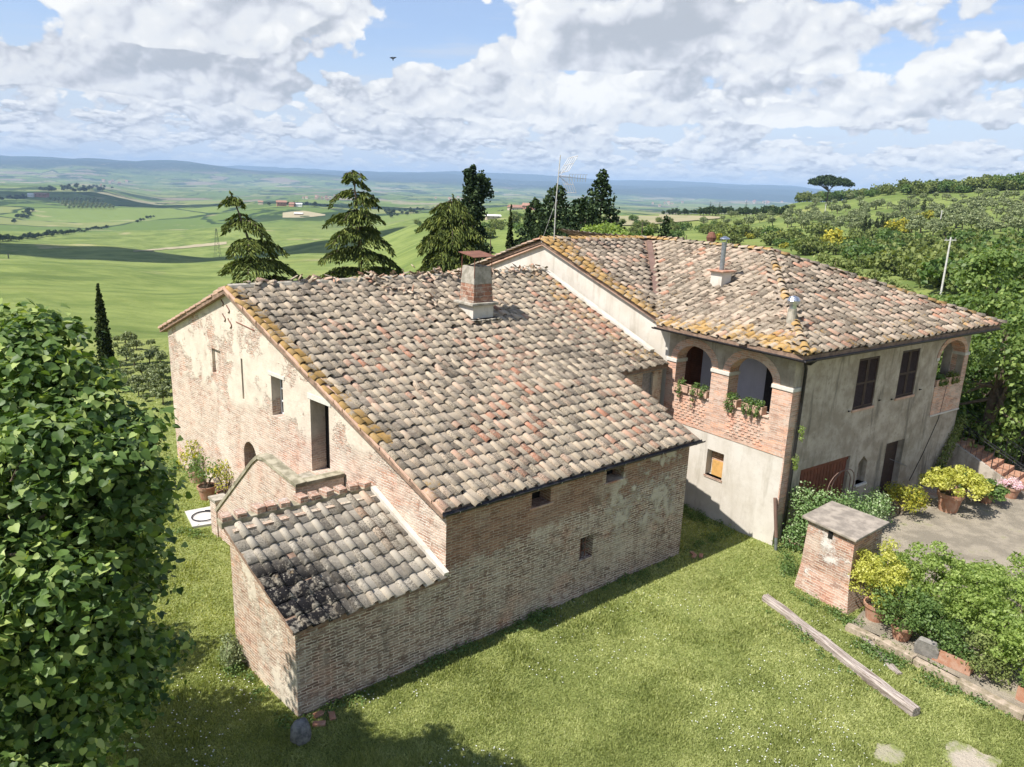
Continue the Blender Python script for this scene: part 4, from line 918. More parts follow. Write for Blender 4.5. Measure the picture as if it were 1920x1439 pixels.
# roof decks
o_ = .7
def HR(a, b, z): return tuple(H(a, b, z))
mb = MB(); e = .0
mb.slab([HR(-o_, -o_, EZ), HR(A+o_, -o_, EZ), HR(6.41, 6.09, RZ)], .12)
mb.slab([HR(-o_, -o_, EZ), HR(6.41, 6.09, RZ), HR(6.41, 13.13, RZ), HR(-o_, 5.45, EZ)], .12)
mb.slab([HR(A+o_, -o_, EZ), HR(A+o_, 19.9, EZ), HR(6.41, 13.5, RZ), HR(6.41, 6.09, RZ)], .12)
mb.slab([HR(-.2, 5.39, EZ), HR(6.41, 13.13, RZ), HR(-.2, 13.13, RZ)], .12)
mb.slab([HR(-.2, 13.13, RZ), HR(6.41, 13.13, RZ), HR(9, 21.2, EZ), HR(-.2, 21.2, EZ)], .12)
mb.build('roof_deck', M['deck'], house)
def loc_ab(B):
    d = B-HO; b = d@HYp; a = d@HX-math.tan(rad(-2.24))*b; return a, b
def poly_mask(poly):
    def f(B):
        a, b = loc_ab(B); ins = np.zeros(len(B), bool); n = len(poly)
        for i in range(n):
            (x0, y0), (x1, y1) = poly[i], poly[(i+1) % n]
            c = ((y0 > b) != (y1 > b)) & (a < (x1-x0)*(b-y0)/((y1-y0) or 1e-9)+x0); ins ^= c
        return ins
    return f
L_ = .012
def hl(B):
    a, b = loc_ab(B); l = .2+.42*np.exp(-((a+.5)**2/.35))*(b < 5.6)+.2*np.exp(-((b+.5)**2/.5)); return np.clip(l, 0, 1)
tile_roof('roof_tiles', [HR(-o_-.04, -o_-.04, EZ+L_), HR(A+o_+.04, -o_-.04, EZ+L_), HR(A+o_+.04, 6.09, RZ+L_), HR(-o_-.04, 6.09, RZ+L_)], 32, 18, poly_mask([(-o_-.1, -o_-.1), (A+o_+.1, -o_-.1), (6.41, 6.3)]), hl, M['tile_house'], house, seed=12, jit=1.2)
tile_roof('roof_tiles', [HR(-o_-.04, 13.4, EZ+L_), HR(-o_-.04, -o_, EZ+L_), HR(6.41, -o_, RZ+L_), HR(6.41, 13.4, RZ+L_)], 34, 18, poly_mask([(-o_-.1, -o_-.1), (6.5, 6.09), (6.5, 12.95), (-o_-.1, 5.45)]), hl, M['tile_house'], house, seed=13, jit=1.2)
def gl_(B):
    a, b = loc_ab(B); return np.clip(  .15+.6*np.exp(-((a+.1)/.8)**2)+.6*np.exp(-((a-.3)**2/1.6+(b-12.8)**2/1.2)), 0, 1)
tile_roof('roof_tiles', [HR(-.22, 5.35, EZ+L_), HR(6.6, 5.35, EZ+L_), HR(6.6, 13.05, RZ+L_), HR(-.22, 13.05, RZ+L_)], 16, 20, poly_mask([(-.3, 5.6), (6.3, 13.3), (-.3, 13.3)]), gl_, M['tile_house'], house, seed=14, jit=1.2)
tile_roof('roof_tiles', [HR(9, 21.2, EZ+L_), HR(-.22, 21.2, EZ+L_), HR(-.22, 13.2, RZ+L_), HR(9, 13.2, RZ+L_)], 22, 20, lambda B: B[:, 0] > -99, lambda B: .3+0*B[:, 0], M['tile_house'], house, seed=15)
tile_roof('roof_tiles', [HR(A+o_, -o_, EZ+L_), HR(A+o_, 20, EZ+L_), HR(6.41, 20, RZ+L_), HR(6.41, -o_, RZ+L_)], 48, 18, poly_mask([(A+o_+.1, -o_), (6.3, 6.09), (6.3, 20), (A+o_+.1, 20)]), lambda B: .2+0*B[:, 0], M['tile_house'], house, seed=16)
U3 = RZ+.03
cap_tiles('ridge_tiles', H(-.25, 13.13, U3), H(6.41, 13.13, U3), M['tile_house'], house, .75, seed=1)
cap_tiles('ridge_tiles', H(6.41, 6.0, U3), H(6.41, 13.2, U3), M['tile_house'], house, .55, seed=2)
cap_tiles('hip_tiles', H(-o_-.1, -o_-.1, EZ+.05), H(6.41, 6.09, U3), M['tile_house'], house, .42, 1.4, seed=3)
cap_tiles('hip_tiles', H(A+o_+.1, -o_-.1, EZ+.05), H(6.41, 6.09, U3), M['tile_house'], house, .35, 1.3, seed=4)
cap_tiles('verge_tiles', H(-.18, 5.45, EZ+.04), H(-.18, 13.13, U3), M['tile_house'], house, .6, .95, seed=5)
cap_tiles('verge_tiles', H(-.18, 21.0, EZ+.04), H(-.18, 13.13, U3), M['tile_house'], house, .55, .95, seed=6)
# valley flashing
mb = MB(); P0 = H(-.35, 5.60, EZ+.115); P1 = H(6.0, 12.6, RZ-.02); d = unit(P1-P0); s_ = unit(np.cross(d, HZ)); mb.add([P0-s_*.13, P0+s_*.13, P1+s_*.13, P1-s_*.13, P0-s_*.13-HZ*.06, P0+s_*.13-HZ*.06, P1+s_*.13-HZ*.06, P1-s_*.13-HZ*.06], [(0, 1, 2, 3), (7, 6, 5, 4), (0, 4, 5, 1), (1, 5, 6, 2), (2, 6, 7, 3), (3, 7, 4, 0)])
mb.build('valley_flashing', M['rust_flat'], house)
# verge mortar line on the white gable
mb = MB()
for (b0, z0, b1, z1) in ((5.6, 6.78, 13.13, 9.24), (13.13, 9.24, 20.9, 6.7)):
    P0 = H(-.10, b0, z0); P1 = H(-.10, b1, z1); d = P1-P0; mb.frame_box(P0, unit(d), HX, unit(np.cross(HX, unit(d))) if np.cross(HX, unit(d))[2] > 0 else -unit(np.cross(HX, unit(d))), (0, -.06, 0), (np.linalg.norm(d), .16, .07))
mb.build('gable_cornice', M['terracotta_pale'], house)
# soffit
mb = MB(); hbox(mb, -o_+.03, -o_+.03, 6.74, A+o_-.03, .1, 6.79); hbox(mb, -o_+.03, .1, 6.74, 0.02, 5.4, 6.79); mb.build('soffit', M['shutter'], house)
gutter('gutter', [H(-o_-.06, 5.6, EZ-.10), H(-o_-.06, -o_-.08, EZ-.12)], house, .075)
gutter('gutter', [H(-o_-.08, -o_-.06, EZ-.12), H(A+o_+.06, -o_-.06, EZ-.10)], house, .075)
mb = MB(); mb.tube([H(-.15, -o_-.06, EZ-.15), H(-.1, -.55, EZ-.33), H(.18, -.2, EZ-.42), H(.42, -.10, EZ-.65), H(.42, -.09, 3.0), H(.42, -.09, .2)], .055, 8); mb.build('downpipe', M['dark_metal'], house, smooth=True)
# flue: masonry base + steel pipe on left slope; from the picture ray meeting the roof plane
nS = np.cross(HY, H(6.41, 0, RZ)-H(-o_, 0, EZ)); 
def on_slope_left(px, py): return hit(px, py, H(-o_, 0, EZ), nS)
Pf = on_slope_left(1350, 535)
fl = MB(); fl.frame_box(Pf-HZ*.3, HX, HYp, HZ, (-.28, -.28, 0), (.28, .28, .85)); fo = fl.build('chimney', M['plaster_white'], house)
mb = MB(); mb.frame_box(Pf+HZ*.55, HX, HYp, HZ, (-.42, -.42, 0), (.42, .42, .06)); mb.build('chimney_slab', M['terracotta'], fo, bevel=.02)
mb = MB(); mb.lathe(Pf+HZ*.6, [(.095, 0), (.095, 1.0), (.105, 1.01), (.105, 1.08), (.09, 1.09)], 16); mb.build('flue_pipe', M['galv'], fo, smooth=False)
mb = MB(); mb.lathe(Pf+HZ*1.82, [(.20, 0), (.19, .03), (.04, .11)], 16)
for q in range(3): t = q*2.1; mb.tube([Pf+HZ*1.7+np.array([.13*math.cos(t), .13*math.sin(t), 0]), Pf+HZ*1.84+np.array([.15*math.cos(t), .15*math.sin(t), 0])], .012, 4)
mb.build('flue_cowl', M['bright_metal'], fo)
# small flue by the near hip
Pc = on_slope_left(1482, 612)
mb = MB(); mb.lathe(Pc-HZ*.2, [(.22, 0), (.17, .35), (.14, .8)], 14); fo2 = mb.build('small_chimney', M['concrete'], house)
mb = MB(); mb.lathe(Pc+HZ*.58, [(.12, 0), (.12, .16), (.20, .18), (.22, .3), (.15, .42), (.03, .46)], 14); mb.build('flue_cowl', M['bright_metal'], fo2)
# rear flue sticking up behind the ridge
Pk, _ = at_range(1305, 462, 47); Pk = hit(1305, 466, H(6.41, 6, RZ), HX*1.0)
mb = MB(); mb.lathe(Pk+HX*1.0-HZ*.7, [(.14, 0), (.14, 1.0), (.20, 1.02), (.24, 1.2), (.14, 1.42), (.02, 1.46)], 12); mb.build('rear_flue', M['rust'], house)

# flower boxes on the loggia parapet (own things)
def leafcloud(centers, n, size, rg, up=.3, shape='quad', droop=0.0, wcap=1e9):
    """centers: list of (x,y,z,rx,ry,rz); random leaves on the shells of the lumps"""
    C = np.array(centers, float); wgt = np.minimum(C[:, 3]*C[:, 5], wcap); wgt /= wgt.sum(); idx = rg.choice(len(C), n, p=wgt)
    D = unit(rg.normal(0, 1, (n, 3))); rr = np.clip(1.0+rg.normal(-.12, .24, n), .3, 1.55)
    P = C[idx, :3]+D*C[idx, 3:6]*rr[:, None]
    Nn = unit(D*.8+rg.normal(0, .6, (n, 3))+np.array([0, 0, up])); T = unit(np.cross(Nn, rg.normal(0, 1, (n, 3)))+np.array([0, 0, -droop])); T = unit(T-Nn*np.sum(T*Nn, 1, keepdims=True)); Bn = np.cross(Nn, T)
    s = size*rg.uniform(.6, 1.25, n)
    if shape == 'quad':
        Vt = np.array([(-.5, 0, 0), (0, -.32, .05), (.5, 0, 0), (0, .32, .05)]); Ft = np.array([(0, 1, 2, 3)])
    elif shape == 'heart':
        Vt = np.array([(-.42, 0, .0), (-.5, .22, .03), (-.30, .46, .08), (.05, .40, .07), (.36, .18, .0), (.58, 0, -.10), (.36, -.18, .0), (.05, -.40, .07), (-.30, -.46, .08), (-.5, -.22, .03)])
        Ft = np.array([(0, 1, 2, 3), (0, 3, 4, 5), (0, 5, 6, 7), (0, 7, 8, 9)])
        Vt = Vt[:, [0, 1, 2]]
    elif shape == 'clump':
        Vt = np.array([(-.5, -.2, 0), (.1, -.5, .12), (.5, .05, 0), (.05, .45, .1), (-.2, .1, .45), (.25, -.1, -.4)]); Ft = np.array([(0, 1, 2, 3), (0, 5, 2, 4)])
    V = P[:, None]+(Vt[None, :, 0:1]*T[:, None]+Vt[None, :, 1:2]*Bn[:, None]+Vt[None, :, 2:3]*Nn[:, None])*s[:, None, None]
    F = Ft[None]+(np.arange(n)*len(Vt))[:, None, None]; lump = rg.random(len(C))[idx]
    c = np.stack([np.clip(rg.normal(.42, .24, n)+(lump-.5)*.3, 0, 1), rg.random(n)*.5+lump*.5, rg.random(n)], 1)
    return V.reshape(-1, 3), F.reshape(-1, Ft.shape[1]), np.repeat(c, len(Vt), 0)
def foliage(name, centers, n, size, mat, parent=None, seed=0, **kw):
    rg = np.random.default_rng(seed); V, F, c = leafcloud(centers, n, size, rg, **kw)
    if parent is not None and parent.type == 'EMPTY': pass
    return np_obj(name, V, F, mat, parent, col=c)
def spray(P, dr, n, rg):
    return [(P[0]+dr[0]*t+rg.uniform(-.06, .06), P[1]+dr[1]*t+rg.uniform(-.06, .06), P[2]+dr[2]*t, .11, .11, .10) for t in np.linspace(0, 1, n)]

# ================================================================== FLOWER BOXES
rgB = np.random.default_rng(50)
def flower_box(a, b0, b1, z, label, front=False, plants=(0.3, .7), mat='bushgreen', hang=.35, seed=0, group='terracotta boxes on the loggia parapets'):
    if front: c = H((b0+b1)/2, a, z)
    else: c = H(a, (b0+b1)/2, z)
    t = thing('flower_box', label, 'flower box', tuple(c), group)
    mb = MB()
    def bx(u0, v0, z0, u1, v1, z1):
        if front: hbox(mb, u0, v0, z0, u1, v1, z1)
        else: hbox(mb, v0, u0, z0, v1, u1, z1)
    d0, d1 = a-.14, a+.14
    bx(b0, d0, z, b1, d1, z+.04); bx(b0, d0, z+.04, b1, d0+.025, z+.27); bx(b0, d1-.025, z+.04, b1, d1, z+.27); bx(b0, d0+.025, z+.04, b0+.025, d1-.025, z+.27); bx(b1-.025, d0+.025, z+.04, b1, d1-.025, z+.27)
    bx(b0-.012, d0-.012, z+.23, b1+.012, d0, z+.275)
    mb.build('box', M['terracotta_pale'], t)
    mb = MB(); bx(b0+.025, d0+.025, z+.04, b1-.025, d1-.025, z+.23); mb.build('soil', M['soil'], t)
    for ip, p in enumerate(plants):
        L = []; q = b0+(b1-b0)*p
        def pt(da, dz):
            P = H(q, a-da, z+dz) if front else H(a-da, q, z+dz); return P
        for (da, dz, r) in ((.0, .36, .13), (.12, .30, .12), (.2, .12, .10), (.2, .12-hang*.5, .08), (.19, .12-hang, .06)): P = pt(da, dz); L.append((*P, r, r, r))
        foliage('plant', L, 260, .075, M[mat], t, seed=seed*10+ip)
flower_box(.02, 4.22, 4.90, 4.462, 'terracotta box at the far left of the loggia with one short plant hanging over it', plants=(.55,), hang=.3, seed=1)
flower_box(.02, 3.78, 4.14, 4.462, 'small terracotta box under the first arch spilling a long trailing plant', plants=(.4,), hang=.55, seed=2)
flower_box(.02, 3.34, 3.72, 4.462, 'nearly empty terracotta box against the left side of the middle brick pier', plants=(.5,), hang=.0, seed=3)
flower_box(.02, 2.02, 2.50, 4.462, 'terracotta box right of the middle pier with a bushy bright green plant', plants=(.35, .75), hang=.3, seed=4)
flower_box(.02, .98, 1.78, 4.462, 'long terracotta box under the second arch with three small plants', plants=(.2, .55, .85), hang=.2, seed=5)
flower_box(.12, 9.72, 10.55, 4.502, 'left terracotta box in the arch at the far right of the grey front', True, (.3, .7), 'bushgreen', .05, 6)
flower_box(.12, 10.72, 11.6, 4.502, 'right terracotta box in the far right arch of the grey front, dark trailing plant', True, (.3, .7), 'shrub', .1, 7)

# ================================================================== TV ANTENNA
Pb = H(.25, 12.8, 9.2); Pt = Pb+HZ*3.95+HX*.12
an = thing('tv_antenna', 'tall weathered TV antenna mast with grid panels standing on the house roof peak', 'antenna', tuple(Pb))
mb = MB(); mb.tube([Pb-HZ*.8, Pb+HZ*2.0, Pt], .024, 6); mb.build('mast', M['antenna'], an)
mb = MB(); mb.tube([Pb+HZ*2.0, Pb+HZ*.15+np.array([-.55, .25, 0])], .008, 4); mb.build('stay_wire', M['antenna'], an)
mb = MB(); RTn, UPn = unit(np.array([.8, -.6, 0])), HZ
def grid_panel(c, u, v, w_, h_, n):
    for q in range(n+1): a = c+u*(w_*(q/n-.5)); mb.tube([a-v*h_/2, a+v*h_/2], .012, 4)
    for q in (-.5, 0, .5): mb.tube([c-u*w_/2+v*h_*q, c+u*w_/2+v*h_*q], .011, 4)
cpt = Pt-HZ*.9
grid_panel(cpt+RTn*.38+HZ*.52, unit(RTn*.9+HZ*.25), unit(HZ+RTn*.55), .42, .75, 4); grid_panel(cpt+RTn*.42-HZ*.32, unit(RTn*.95), unit(HZ-RTn*.45), .42, .78, 4)
mb.build('reflector', M['antenna'], an)
mb = MB(); mb.tube([cpt-RTn*.05, cpt+RTn*1.2-HZ*.06], .014, 5)
for q in range(7): c = cpt+RTn*(.45+q*.12)-HZ*.04; mb.tube([c-HZ*.16, c+HZ*.16], .016, 4); mb.tube([c+HZ*.16, c+HZ*.16+RTn*.08], .009, 4)
mb.tube([cpt, cpt+RTn*.38+HZ*.52], .014, 4); mb.tube([cpt, cpt+RTn*.42-HZ*.32], .014, 4); mb.build('boom', M['bright_metal'], an)

# ================================================================== YARD
def gz(x, y): return float(TZ(x, y))
def mat_gravel():
    mt, k, out = newmat('gravel'); P = k.pos(); n1 = k.noise(P, 1.2, 5, .65); n2 = k.noise(P, 30, 4, .75); n3 = k.vor(P, 38)
    c = k.mix(k.step(n1, .4, .6), (.24, .21, .16), (.34, .295, .225)); c = k.mix(k.math('MULTIPLY', k.step(n2, .5, .7), .6), c, (.14, .125, .10)); c = k.mix(k.math('MULTIPLY', k.step(n1, .58, .7), .5), c, (.20, .22, .08))
    pbsdf(k, out, c, .95, k.bump(k.math('ADD', n2, n3), .8, .02), spec=.1); return mt
M['gravel'] = mat_gravel()
yard = [(9.98, -5.75), (12.9, -5.4), (13.0, -3.2), (13.4, -2.2), (16, -2.45), (24.7, -2.9), (44, -6), (44, -24), (9.4, -24), (9.55, -11)]
mb = MB(); mb.slab([(x, y, .13) for x, y in yard], .5); tag(mb.build('courtyard', M['gravel']), kind='structure')
mb = MB(); mb.slab([(13.2, -1.62, .17), (24.6, -2.5, .17), (24.9, -3.4, .17), (17.5, -3.0, .17), (13.2, -2.3, .17)], .3); tag(mb.build('house_pavement', M['brick_hut']), kind='structure')
# low edging wall between lawn and yard
mb = MB(); pts = [(9.86, -5.70), (9.92, -6.6), (9.80, -7.6), (9.72, -8.7), (9.62, -10.2), (9.5, -13)]
for i in range(len(pts)-1):
    a, b = np.array([*pts[i], 0]), np.array([*pts[i+1], 0]); mb.frame_box(a, unit(b-a), unit(np.cross(HZ, b-a)), HZ, (.005, -.16, -.4), (np.linalg.norm(b-a)-.005, .08, .13+.03*(i % 2)))
tag(mb.build('edging_wall', M['edging'], bevel=.02), 'low crumbling brick edging along the lawn in front of the potted shrubs', 'low wall')
# brick hut
hut = thing('brick_hut', 'small square brick hut with flat concrete slab top beside the lawn', 'hut', (11.7, -4.4, 0))
B0 = [(10.66, -3.52), (10.40, -5.45), (12.55, -5.55), (12.7, -3.5)]; B1 = [(10.98, -3.58), (10.80, -5.12), (12.55, -5.1), (12.55, -3.5)]
def frust(B0, B1, z0, zm, z1):
    mb = MB(); Bm = [tuple(np.array(a)*.25+np.array(b)*.75) for a, b in zip(B0, B1)]
    V = [(x, y, z0) for x, y in B0]+[(x, y, zm) for x, y in Bm]+[(x, y, z1) for x, y in B1]
    F = [(r*4+i, r*4+(i+1) % 4, r*4+4+(i+1) % 4, r*4+4+i) for r in (0, 1) for i in range(4)]; F = [f[::-1] for f in F]+[(8, 9, 10, 11)[::-1]]; mb.add(V, F); return mb
frust(B0, B1, -.3, .75, 2.2).build('wall', M['brick_hut'], hut)
mb = MB(); mb.slab([(10.86, -3.40, 2.30), (10.66, -5.22, 2.26), (12.74, -5.22, 2.28), (12.72, -3.36, 2.32)], .085); mb.build('slab', M['slabtop'], hut, bevel=.02)
mb = MB(); c = hit(1558, 1002, (10.88, -4.3, 1.8), (-1, .08, 0)); mb.frame_box(c, np.array([1., 0, 0]), np.array([0, 1., 0]), HZ, (-.03, -.07, -.13), (.02, .07, .13)); mb.build('vent', M['black'], hut)
# timber beam and plank on the lawn
def log(name, P0, P1, w_, h_, label, cat, seed):
    rg = random.Random(seed); P0 = np.array(P0, float); P1 = np.array(P1, float); L = np.linalg.norm(P1-P0); d = unit(P1-P0); s_ = unit(np.cross(d, HZ)); n = 16
    mb = MB(); V = []; F = []
    for i in range(n+1):
        t = i/n-.5; ww = w_*(1+rg.uniform(-.07, .07)-.12*(i > n-2)); hh = h_*(1+rg.uniform(-.08, .08)); off = rg.uniform(-.015, .015)+.04*math.sin(t*4)
        for (a, b) in ((-.5, 0), (-.5, .8), (-.32, 1), (-.06, .97), (-.03, .80), (.02, .82), (.05, 1), (.34, .97), (.5, .75), (.5, 0)): V.append((a*ww+off, t*L, b*hh))
    for i in range(n):
        for q in range(10): a = i*10+q; b = i*10+(q+1) % 10; F.append((a, b, b+10, a+10))
    F += [tuple(range(10))[::-1], tuple(n*10+q for q in range(10))]; mb.add(V, F); o = mb.build(name, M['timber'])
    c = (P0+P1)/2; c[2] = min(gz(P0[0], P0[1]), gz(P1[0], P1[1])); o.location = c; o.rotation_euler = (0, 0, math.atan2(d[1], d[0])-math.pi/2); tag(o, label, cat); return o
log('timber_beam', (9.23, -3.45, 0), (7.66, -8.56, 0), .27, .24, 'long silvered timber beam with deep cracks lying across the lawn', 'beam', 1)
log('wooden_plank', (9.80, -6.15, 0), (8.95, -7.62, 0), .17, .08, 'short grey broken plank in the weeds between the long beam and the edging wall', 'plank', 2)
# rusty post by the house corner
mb = MB(); mb.tube([(12.50, -1.80, -.1), (12.52, -1.74, .42)], .055, 8); o = mb.build('base', M['galv']); pp = thing('metal_post', 'leaning rust-brown post with a bare metal foot by the house corner', 'post', (12.5, -1.8, 0)); o.parent = pp; o.matrix_parent_inverse = Matrix.Translation(pp.location).inverted()
mb = MB(); mb.tube([(12.52, -1.74, .42), (12.62, -1.45, 1.75)], .06, 8); mb.build('post', M['rust_flat'], pp)
# garden arch
g0 = np.array([15.0, -2.6, 0]); 
mb = MB()
for off in (0, .28):
    pts = [(14.4+off, -2.35, .1), (14.4+off, -2.35, 1.9)]+[(15.2+off-.8*math.cos(t), -2.35-.25*math.sin(t)*0, 1.9+.55*math.sin(t)) for t in np.linspace(.2, math.pi-.2, 9)]+[(16.0+off, -2.35, 1.9), (16.0+off, -2.35, .1)]
    mb.tube(pts, .018, 5)
tag(mb.build('garden_arch', M['rust_flat']), 'thin rusty garden arch rising out of the variegated bush by the house corner', 'garden arch')
# boulder, bricks, slab with hose
def rock(name, c, r, mat, label, cat, seed=0):
    rg = np.random.default_rng(seed); V = []; F = []; n, m_ = 14, 9
    for i in range(m_+1):
        for j in range(n):
            t = math.pi*i/m_; p = 2*math.pi*j/n; d = np.array([math.sin(t)*math.cos(p), math.sin(t)*math.sin(p), math.cos(t)]); q = 1+float(vnoise(d[0]*2+seed, d[1]*2+d[2]*1.7, 3))*.45
            V.append((d[0]*r[0]*q, d[1]*r[1]*q, d[2]*r[2]*q+r[2]*.6))
    for i in range(m_):
        for j in range(n): a = i*n+j; b = i*n+(j+1) % n; F.append((a, a+n, b+n, b))
    mb = MB(); mb.add(V, F); o = mb.build(name, mat, smooth=True); o.location = c; return tag(o, label, cat)
rock('boulder', (-4.22, -.72, -.08), (.22, .20, .34), M['stone_dark'], 'dark upright boulder with a white lichen tip at the lean-to corner', 'stone', 1)
mb = MB(); V0 = [(-3.55, -.20), (-3.35, -.42), (-3.7, -.5)]
o = None
for q, (x, y) in enumerate(V0):
    mb = MB(); mb.box(-.14, -.07, 0, .14, .07, .07, q*1.3, (0, 0, 0)); o = mb.build('loose_brick', M['terracotta'], bevel=.012); o.location = (x, y, gz(x, y)); tag(o, ['reddish brick lying right against the foot of the shaded lean-to wall', 'reddish brick half a metre out from the lean-to wall, right of its neighbour', 'reddish brick nearest the dark boulder in the shaded grass'][q], 'brick', 'loose bricks beside the lean-to')
# rubble hole at the foot of the wall
for q, (x, y, r_) in enumerate([(9.75, -.45, .3), (10.0, -.55, .6), (9.9, -.30, 1.2)]):
    mb = MB(); mb.box(-.13, -.065, 0, .13, .065, .05, r_, (0, 0, 0)); o = mb.build('broken_brick', M['terracotta'], bevel=.01); o.location = (x, y, gz(x, y)+.01); tag(o, ['broken brick touching the barn corner in the grass', 'broken brick farthest out on the sunny grass by the barn corner', 'broken brick in the shade just behind the other two at the barn corner'][q], 'brick', 'broken bricks at the barn corner')
zz = gz(-2.5, 10.9); mb = MB(); mb.slab([(-3.1, 10.4, zz+.06), (-2.1, 10.2, zz+.06), (-1.95, 11.7, zz+.06), (-2.95, 11.8, zz+.06)], .2)
tag(mb.build('concrete_slab', M['polegrey']), 'pale concrete slab in the grass near the staircase pillar', 'slab')
mb = MB(); mb.tube([(-2.55+.38*math.cos(t)*(1+t*.02), 10.95+.42*math.sin(t), zz+.085+.004*t) for t in np.linspace(0, 7.5, 34)], .02, 6); tag(mb.build('garden_hose', M['hose']), 'black hose loop lying on the pale concrete slab', 'hose')

# ------------------------------------------------------------------ pots and plants
def pot_mesh(t, r, h, mat, name='pot', c=(0, 0, 0)):
    mb = MB(); mb.lathe(c, [(r*.68, 0), (r*.9, h*.78), (r*1.0, h*.80), (r*1.03, h), (r*.9, h), (r*.86, h*.86)], 22); mb.build(name, mat, t)
    mb = MB(); mb.lathe(c, [(r*.80, h*.82), (r*.86, h*.885), (.01, h*.90)], 18); mb.build('soil', M['soil'], t)
def potted(x, y, z, r, h, lumps, n, size, mat, label, group=None, stems=3, seed=0, potmat='terracotta', trunk=0):
    t = thing('potted_plant', label, 'potted plant', (x, y, z), group); t0 = t.location.copy(); t.location = (0, 0, 0)
    pot_mesh(t, r, h, M[potmat]); rg = random.Random(seed); mb = MB()
    for q in range(stems):
        l = lumps[rg.randrange(len(lumps))]; mb.tube([(rg.uniform(-.05, .05), rg.uniform(-.05, .05), h*.8), (l[0]*.4, l[1]*.4, h+(l[2]-h)*.5), (l[0]*.8, l[1]*.8, l[2]-l[5]*.3)], [.025+trunk, .018+trunk*.7, .008], 6)
    mb.build('stem', M['bark'], t); foliage('foliage', lumps, n, size, M[mat], t, seed=seed); t.location = t0
    return t
def lump_set(n, R, Hh, z0, seed, r=.3, flat=1.0):
    rg = np.random.default_rng(seed); out = []
    for i in range(n):
        a = rg.uniform(0, 6.28); q = math.sqrt(rg.random())*R; z = z0+rg.random()*Hh*(1-.5*(q/R)**2); rr_ = r*rg.uniform(.7, 1.25); out.append((q*math.cos(a), q*math.sin(a), z, rr_, rr_, rr_*.8*flat))
    return out
potted(-1.78, 14.2, gz(-1.78, 14.2), .36, .5, lump_set(9, .5, .8, .9, 1, .24), 420, .10, 'yellowgreen', 'potted lemon tree farthest along the gable wall, in a wide pale pot', 'potted lemon trees by the gable', seed=1, potmat='terracotta_pale', trunk=.015)
potted(-1.95, 12.5, gz(-1.95, 12.5), .33, .5, lump_set(12, .55, .9, .8, 2, .26), 620, .10, 'bushgreen', 'middle potted lemon tree by the gable wall, in a darker pot', 'potted lemon trees by the gable', seed=2, trunk=.015)
potted(-1.55, 11.7, gz(-1.55, 11.7), .30, .45, lump_set(9, .45, .9, .8, 3, .22), 360, .10, 'yellowgreen', 'sparse potted lemon tree nearest the stair pillar', 'potted lemon trees by the gable', seed=3, trunk=.015)
potted(20.9, -4.05, .13, .47, .75, lump_set(50, 1.1, .9, .9, 4, .22, .7), 4600, .115, 'yellowleaf', 'big golden-leaved bush in a large terracotta pot in front of the grey house', seed=4)
potted(23.1, -4.6, .13, .30, .4, lump_set(12, .55, .6, .45, 5, .25), 1700, .12, 'bushgreen', 'dark green leafy plant in a pot at the foot of the garden steps', seed=5)
potted(22.9, -3.75, .13, .22, .35, lump_set(5, .2, .6, .5, 6, .18), 420, .12, 'bushgreen', 'small upright green pot plant between the golden bush and the steps', seed=6)
potted(24.6, -5.0, .13, .34, .45, lump_set(9, .38, .2, .5, 7, .18), 1500, .06, 'flowerpink', 'pot of pink and white flowers beside the steps railing', seed=7)
potted(10.75, -6.05, .13, .36, .5, lump_set(40, .62, 1.5, .6, 8, .2, .7), 3000, .08, 'yellowleaf', 'tall golden-leaved shrub in a terracotta pot against the brick hut', seed=8)
potted(10.35, -6.95, .13, .3, .42, lump_set(14, .55, 1.0, .5, 9, .3), 2300, .085, 'bushgreen', 'dark green shrub in a red pot next to the golden potted shrub', seed=9)
# yellow foliage sprawling over the hut and shrubs of the yard
def shrub(x, y, z, lumps, n, size, mat, label, cat='shrub', name='shrub', seed=0, nst=5, group=None, parts=True):
    t = thing(name, label, cat, (0, 0, 0), group); rg = random.Random(seed); mb = MB()
    for q in range(nst):
        l = lumps[rg.randrange(len(lumps))]; mb.tube([(rg.uniform(-.1, .1), rg.uniform(-.1, .1), -.05), (l[0]*.35+rg.uniform(-.1, .1), l[1]*.35+rg.uniform(-.1, .1), l[2]*.5), (l[0]*.85, l[1]*.85, l[2])], [.045, .03, .012], 6)
    mb.build('stems', M['bark_pale'], t); foliage('foliage', lumps, n, size, M[mat], t, seed=seed); t.location = (x, y, z); return t
shrub(11.35, -5.75, .13, lump_set(40, .8, 1.3, .8, 31, .2, .6), 3800, .08, 'yellowleaf', 'golden climbing shrub spilling over the hut roof edge', seed=31)
shrub(12.2, -6.9, .13, lump_set(90, 1.5, 1.6, .6, 32, .27, .5), 12000, .095, 'maple', 'wide light green shrub behind the golden one, in the middle of the yard', seed=32, nst=9)
shrub(11.7, -8.6, .13, lump_set(70, 1.2, 1.7, .6, 33, .25, .5), 8500, .095, 'maple', 'spreading light green shrub with bare twisted stems near the frame edge', seed=33, nst=8)
shrub(10.9, -10.4, .13, lump_set(80, 1.3, 1.9, .5, 34, .27, .5), 9000, .095, 'maple', 'light green shrub at the lower right corner with a curved trunk', seed=34, nst=7)
shrub(14.3, -8.6, .13, lump_set(60, 1.4, 1.3, .5, 35, .27, .5), 6500, .10, 'maple', 'feathery green shrub farthest right on the gravel', seed=35, nst=7)
shrub(10.6, -7.6, .13, lump_set(34, .7, 1.1, .4, 36, .22, .7), 3400, .08, 'bushgreen', 'dense dark green bush standing by the small carved stone', seed=36)
shrub(10.35, -9.0, .13, lump_set(12, .5, .8, .3, 37, .25), 2200, .08, 'shrub', 'bushy green herb growing out of the yard edge', seed=37)
